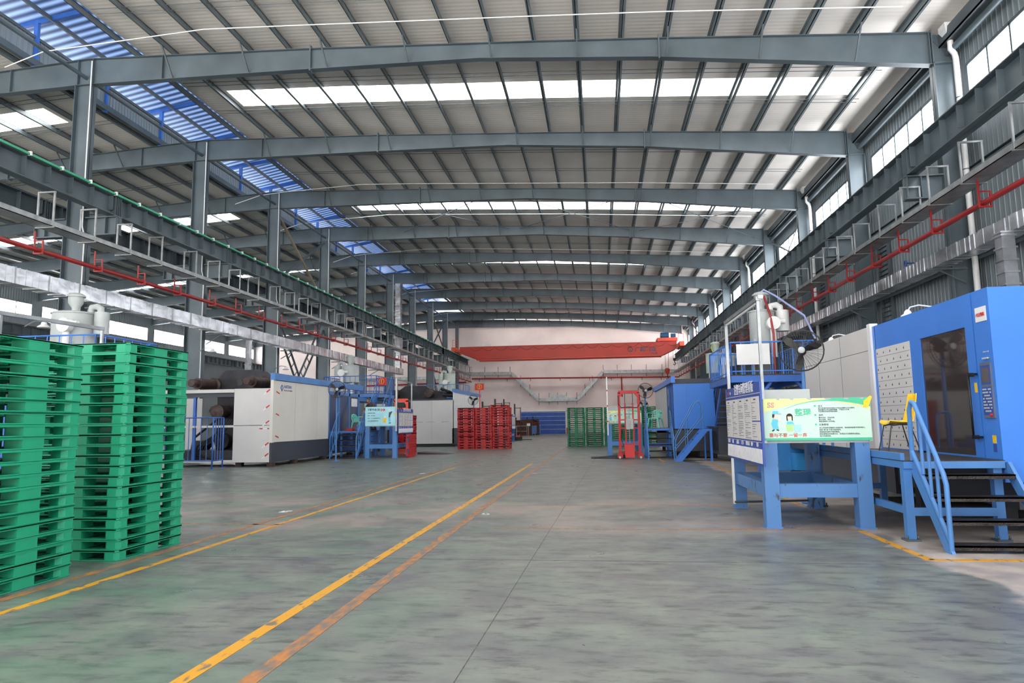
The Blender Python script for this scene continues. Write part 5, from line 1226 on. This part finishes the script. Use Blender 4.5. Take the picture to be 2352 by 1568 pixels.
# ================================================================ PERSON behind the left poster
def skin_body(name,chain,m_,parent,rads,root=0,sub=1):
    me=bpy.data.meshes.new(name); vs,es=chain; me.from_pydata(vs,es,[]); me.materials.append(m_)
    o=bpy.data.objects.new(name,me); COL.objects.link(o)
    md=o.modifiers.new('skin','SKIN'); md.use_smooth_shade=True
    for i,v in enumerate(me.skin_vertices[0].data if me.skin_vertices else []): pass
    if not me.skin_vertices:
        o.data.attributes
    return o,me,md
def person():
    SKN=mat('skin',(150,104,82),.55,0,.04,6.); SH=mat('grey_shirt',(66,60,64),.8,0,.1,8.); TR=mat('dark_trousers',(40,44,58),.8,0,.1,8.)
    o=thing('person','person in a dark grey shirt leaning over behind the sky blue poster','person',(-11.06,32.6,1.27),R_(-108))
    def limb(b,pts,rs,n=12): b.tube(pts,rs,n)
    # legs and trousers, continuous trunk bent forward to the viewer's right
    b=MB(); limb(b,[(0,.1,.08),(0,.1,.45),(-.02,.09,.85)],[.055,.07,.1]); limb(b,[(0,-.1,.08),(.02,-.1,.45),(-.02,-.09,.85)],[.055,.07,.1]); limb(b,[(-.02,.0,.8),(-.04,0,.95),(-.02,0,1.02)],[.15,.17,.155],14); b.build('trousers',TR,o)
    b=MB()
    for y in (.1,-.1): b.hexa([(-.08,y-.045,0),(.17,y-.045,0),(.17,y+.045,0),(-.08,y+.045,0),(-.08,y-.04,.1),(.12,y-.03,.06),(.12,y+.03,.06),(-.08,y+.04,.1)])
    b.build('shoes',BLACK,o)
    b=MB(); limb(b,[(-.04,0,.98),(.07,0,1.1),(.2,0,1.2),(.3,0,1.27),(.35,0,1.31)],[.16,.165,.185,.13,.065],16)
    limb(b,[(.24,.15,1.22),(.3,.25,1.02),(.43,.22,.95)],[.07,.058,.05]); limb(b,[(.24,-.15,1.22),(.3,-.26,1.02),(.43,-.2,.95)],[.07,.058,.05]); b.build('shirt',SH,o)
    b=MB(); limb(b,[(.33,0,1.29),(.42,0,1.36)],[.055,.05])
    vs=[];fs=[];nu,nv=16,12
    for j in range(nv+1):
        ph=math.pi*j/nv
        for i in range(nu):
            a=2*math.pi*i/nu; x=math.sin(ph)*math.cos(a); y=math.sin(ph)*math.sin(a); z=math.cos(ph)
            f=1+ (.16*math.exp(-((y)**2*30+(z+.1)**2*25)) if x>0 else 0)  # nose
            w=.88 if z<-.3 else 1
            vs.append((.45+.095*x*f*w,.074*y*w,1.41+.12*z))
    for j in range(nv):
        for i in range(nu): fs.append((j*nu+i,j*nu+(i+1)%nu,(j+1)*nu+(i+1)%nu,(j+1)*nu+i))
    b._add(vs,fs,0,True)
    for s in (-1,1): b.lathe([(.012,-.01),(.028,0),(.012,.01)],(.44,s*.076,1.41),8,'y')
    for s in (-1,1):
        hy=s*.2; HZ=.95; limb(b,[(.07+.36,hy+s*.01,HZ+.0),(.07+.46,hy*.8,HZ-.05),(.07+.53,hy*.65,HZ-.08)],[.04,.035,.034]); limb(b,[(.07+.53,hy*.65,HZ-.08),(.07+.57,hy*.6,HZ-.09)],[.036,.028])
        for k in range(4): u=(k-1.5)*.018; L_=.075+(.01 if k in(1,2) else -.005); limb(b,[(.07+.57,hy*.6+u,HZ-.09),(.07+.57+L_*.6,hy*.6+u*1.1,HZ-.10),(.07+.57+L_,hy*.6+u*1.1,HZ-.125)],[.009,.0085,.007],6)
        limb(b,[(.07+.54,hy*.6-s*.03,HZ-.085),(.07+.575,hy*.6-s*.055,HZ-.10),(.67,hy*.6-s*.055,HZ-.115)],[.011,.01,.008],6)
    b.build('body',SKN,o)
    b=MB(); vs=[];fs=[]
    for j in range(7):
        ph=math.pi*.52*j/6
        for i in range(nu):
            a=2*math.pi*i/nu; x=math.sin(ph)*math.cos(a); y=math.sin(ph)*math.sin(a); z=math.cos(ph)
            if x>.35: x*=.85; z=max(z,.42)
            vs.append((.442+.104*x,.082*y,1.422+.125*z))
    for j in range(6):
        for i in range(nu): fs.append((j*nu+i,j*nu+(i+1)%nu,(j+1)*nu+(i+1)%nu,(j+1)*nu+i))
    b._add(vs,fs,0,True); b.build('hair',HAIR,o)
    b=MB()
    for s in (-1,1): b.lathe([(.008,-.004),(.012,0),(.008,.004)],(.535,s*.03,1.425),8,'x')
    b.box(.533,.542,-.025,.025,1.345,1.352); b.build('eyes_and_mouth',BLACK,o)
person()

# ================================================================ FAR END
# overhead travelling crane
o=thing('overhead_crane','orange red overhead travelling crane spanning the far end of the hall','crane',(0,80.8,0))
for s,y in ((0,0),(1,1.9)):
    b=MB(); P=[(-16.6,9.95),(-14.55,9.15),(7.45,9.1),(9.1,9.85),(9.1,10.62),(-16.6,10.62)]
    b.prism(P,y-.2,y+.2,'y'); b.box(-16.6,9.1,y-.28,y+.28,10.62,10.66); b.build('girder',CRANE,o)
    b=MB(); b.box(-14.55,7.45,y-.26,y+.26,9.02,9.1); b.build('bottom_flange',CRANEL,o)
for x in (-17.2,9.6):
    b=MB(); b.box(x-.25,x+.25,-1.1,3.0,10.02,10.55); b.box(x-.4,x+.4,-.3,.3,9.8 if 0 else 10.0,10.2); b.build('end_carriage',CRANEL,o)
    b=MB(); 
    for y in (-.8,2.7): b.lathe([(.18,-.06),(.18,.06)],(x,y,10.12),14,'x')
    b.build('wheel',DARK,o)
    b=MB(); 
    for dx in (-.3,.3):
        b.tube([(x+dx,-.2,10.55),(x+dx,-.2,11.5),(x+dx*.3,-.2,11.6)],.025,6)
    for z in (10.9,11.2,11.5): b.bar((x-.3,-.2,z),(x+.3,-.2,z),.03,.03)
    b.build('guard_rail',CRANEL,o)
b=MB(); b.box(6.9,9.2,-.3,2.2,10.72,11.1); b.box(6.9,7.2,-.35,2.2,10.68,10.9); TB=b.build('trolley',CRANEL,o)
b=MB(); b.lathe([(.0,-.05),(.38,-.04),(.38,.9),(0,.91)],(7.35,.2,11.4),18,'x'); b.box(7.3,8.2,.0,.7,11.1,11.55); b.build('winch_motor',MOTOR,TB)
b=MB(); b.lathe([(.22,0),(.22,.55)],(8.5,.2,11.4),14,'x'); b.box(8.6,8.9,.0,.5,11.1,11.5); b.build('second_motor',MOTOR,TB)
b=MB()
for x in (7.75,8.3): b.tube([(x,1,10.7),(8.03+(x-8.03)*.5,1,7.5)],.02,5)
for x in (8.75,9.05): b.tube([(x,1,10.7),(x,1,8.75)],.015,5)
b.build('wire_rope',DARK,o)
b=MB(); b.lathe([(.0,-.4),(.12,-.38),(.28,-.05),(.28,.25),(.1,.35)],(8.03,1,7.3),16); b.build('hook_block',mat('hook_orange',(206,70,40),.4),o)
b=MB(); b.tube([(8.03,1,6.95),(8.03,1,6.6),(8.15,1,6.45),(8.05,1,6.3),(7.9,1,6.42)],.06,8); b.build('hook',BLACK,o)
b=MB(); b.box(8.75,9.05,.9,1.1,8.5,8.8); b.tube([(8.9,1,8.5),(8.9,1,8.3),(9.05,1,8.15),(8.9,1,7.98),(8.75,1,8.1)],.05,8); b.build('small_hook',BLACK,o)
b=MB(); x=-15.4
P=[]
while x<8.6:
    for i in range(6): t=i/6; P.append((x+1.55*t,-.3,10.55-.42*4*t*(1-t)))
    x+=1.55
P.append((x,-.3,10.55)); b.tube(P,.016,6); b.build('festoon_cable',RUST,o)
b=MB(); b.box(-13.9,-12.8,-.1,.1,10.66,11.0); b.build('sign_frame',WHITE,o)
text('广起制造',.62,INK,o,(4.25,-.204,9.62),bold=.012); text('17206',.36,INK,o,(6.0,-.204,9.2),bold=.008)
b=MB(); b.tube([(3.75+.27*math.cos(a*.3142),-.21,9.85+.27*math.sin(a*.3142)) for a in range(20)],.04,6,closed=True); b.build('round_emblem',INK,o); text('C',.4,INK,o,(3.62,-.204,9.7),bold=.01)
# roller shutter
o=thing('door_1',None,None,(-7.35,YW-.12,0)); o['kind']='structure'
b=MB(); b.box(-2.9,2.9,-.05,.05,0,2.88); b.build('shutter_curtain',mat('shutter_blue',(44,86,170),.5,0,.1,1.,.4,2.),o)
b=MB()
for z in (.55,1.12,1.68,2.22,2.74): b.box(-2.9,2.9,-.075,-.05,z,z+.05)
b.build('wind_bar',GALV,o)
b=MB(); b.box(-3.0,-2.9,-.1,.1,0,3.0); b.box(2.9,3.0,-.1,.1,0,3.0); b.box(-3,3,-.1,.1,2.88,3.05); b.build('door_frame',WHITE,o)
b=MB(); b.box(-4.35,-4.05,YW-.35,YW-.15,.0,.75); tag(b.build('extinguisher_box',RED),'small red extinguisher box right of the blue shutter','box')
# rusty moulds
MOULD=mat('rusty_mould',(78,58,48),.8,.2,.3,3.,.6,4.,None,(120,44,34),(.38,.5))
for i,(x,y,w,h,r,lab) in enumerate(((-9.9,80.5,1.9,1.75,.0,'big brown rusty mould behind the grey barrier'),(-8.55,80.2,1.1,1.8,.25,'red and brown rusty mould beside the small white sign'),(-8.1,82.6,1.3,1.85,.3,'red rusty mould nearest the blue shutter'))):
    o=thing('injection_mould',lab,'mould',(x,y,0)); b=MB(); b.box(-w/2,w/2,0,1.5,.05,h); b.box(-w/2+.1,w/2-.1,-.1,0,.3,h-.3)
    for k in range(5): b.box(-w/2-.04,w/2+.04,.1+k*.3,.2+k*.3,.0,h+.04)
    b.build('mould_block',MOULD,o); b=MB(); b.tube([(0,.5,h),(0,.5,h+.35)],.06,8); b.lathe([(.1,0),(.1,.06)],(0,.5,h+.25),10); b.tube([(.1,-.1,h),(w/2,-.2,h-.2),(w/2+.05,-.2,h-.9)],.05,8); b.build('lifting_eye',DARK,o)
o=thing('barrier_rail','low grey pipe barrier in front of the rusty moulds','barrier',(-9.3,79,0)); b=MB()
for x in (-1.6,-.3,.9): b.tube([(x,0,0),(x,0,1.1)],.03,8)
b.tube([(-1.6,0,1.1),(.9,0,1.1)],.03,8); b.tube([(-1.6,0,.5),(.9,0,.5)],.03,8); b.build('rail',GALV,o)
o=thing('small_sign','small white sign on a post between the rusty moulds','sign',(-8.2,78.9,0)); b=MB(); b.bar((0,0,0),(0,0,1.3),.04,.04); b.build('post',GREYP,o); b=MB(); b.box(-.2,.2,-.03,-.01,1.1,1.4); b.build('plate',WHITE,o)
o=thing('barrier_fence','row of blue crowd barriers in front of the blue shutter','fence',(-7.75,78.4,0))
for k in range(3):
    b=MB(); y0,y1=k*2.4,k*2.4+2.3; x0,x1=k*.12,k*.12+.1
    b.tube([(x0,y0,0),(x0,y0,1.1),(x1,y1,1.1),(x1,y1,0)],.03,8); b.tube([(x0,y0,.2),(x1,y1,.2)],.02,6)
    for i in range(1,10): t=i/10; b.tube([(x0+(x1-x0)*t,y0+(y1-y0)*t,.2),(x0+(x1-x0)*t,y0+(y1-y0)*t,1.1)],.014,5)
    b.build('barrier_panel',BLUEL,o)
o=thing('pallet_jack','orange hand pallet jack with low forks beyond the red stacks','pallet jack',(-7.0,58.5,0)); b=MB(); b.box(-.25,.25,-.1,.1,.05,.35); b.bar((0,0,.3),(-.5,-.1,1.1),.05,.05); b.bar((.1,0,.5),(.35,0,.1),.12,.05); b.build('handle_frame',CRANEL,o); b=MB(); b.box(.1,1.2,-.25,-.1,.05,.1); b.box(.1,1.2,.1,.25,.05,.1); b.build('fork',DARK,o); b=MB(); b.lathe([(.08,-.05),(.08,.05)],(-.1,0,.08),10,'y'); b.build('wheel',BLACK,o)
for i,(x,y,h) in enumerate(((-8.6,50,3.1),(-7.75,50.6,3.3),(-8.4,60,3.6),(-7.2,58,3.1),(-7.9,58,2.5))):
    o=thing('lift_mast','dark lift mast standing behind the red stacks, %s of five from the left'%['leftmost','second','middle','fourth','rightmost'][(0,1,2,4,3)[i]],'mast',(x,y,0),0,'dark lift masts behind the red stacks')
    b=MB(); b.bar((0,0,0),(0,0,h),.09,.12); b.bar((.5,0,0),(.5,0,h-.3),.05,.06); b.bar((0,0,h-.35),(.5,0,h-.35),.05,.05); b.box(-.1,.6,-.2,.3,.02,.3); b.build('mast',BLACK,o)
# wall sized lamps hanging left
for i,(x,y,z,s) in enumerate(((-18.15,36.6,4.75,1),(-18.15,29.2,5.0,1),(-16.9,18.2,4.6,1))):
    o=thing('bracket_lamp','white bracket lamp on the left side, %s'%('right of the black press','behind the near pallets top','beside the big hopper')[i],'lamp',(x,y,z))
    b=MB(); b.tube([(-.1,0,.0),(.3,-.05,.15),(.6,-.1,.1)],.02,6); b.build('lamp_arm',GALV,o); b=MB(); b.lathe([(.03,.1),(.07,.08),(.08,.02),(.18,-.06),(.17,-.08)],(.62,-.1,0),14); b.build('lamp_shade',WHITE,o)
o=thing('wall_valve','blue valve wheel on the right wall pipe','valve',(11.3,25.5,7.0)); b=MB(); b.tube([(-.3,.1*math.cos(a*.5236),.1*math.sin(a*.5236)) for a in range(12)],.02,6,closed=True); b.bar((-.3,0,0),(.05,0,0),.04,.04); b.bar((-.3,-.1,0),(-.3,.1,0),.02,.02); b.build('handwheel',NAVY,o)
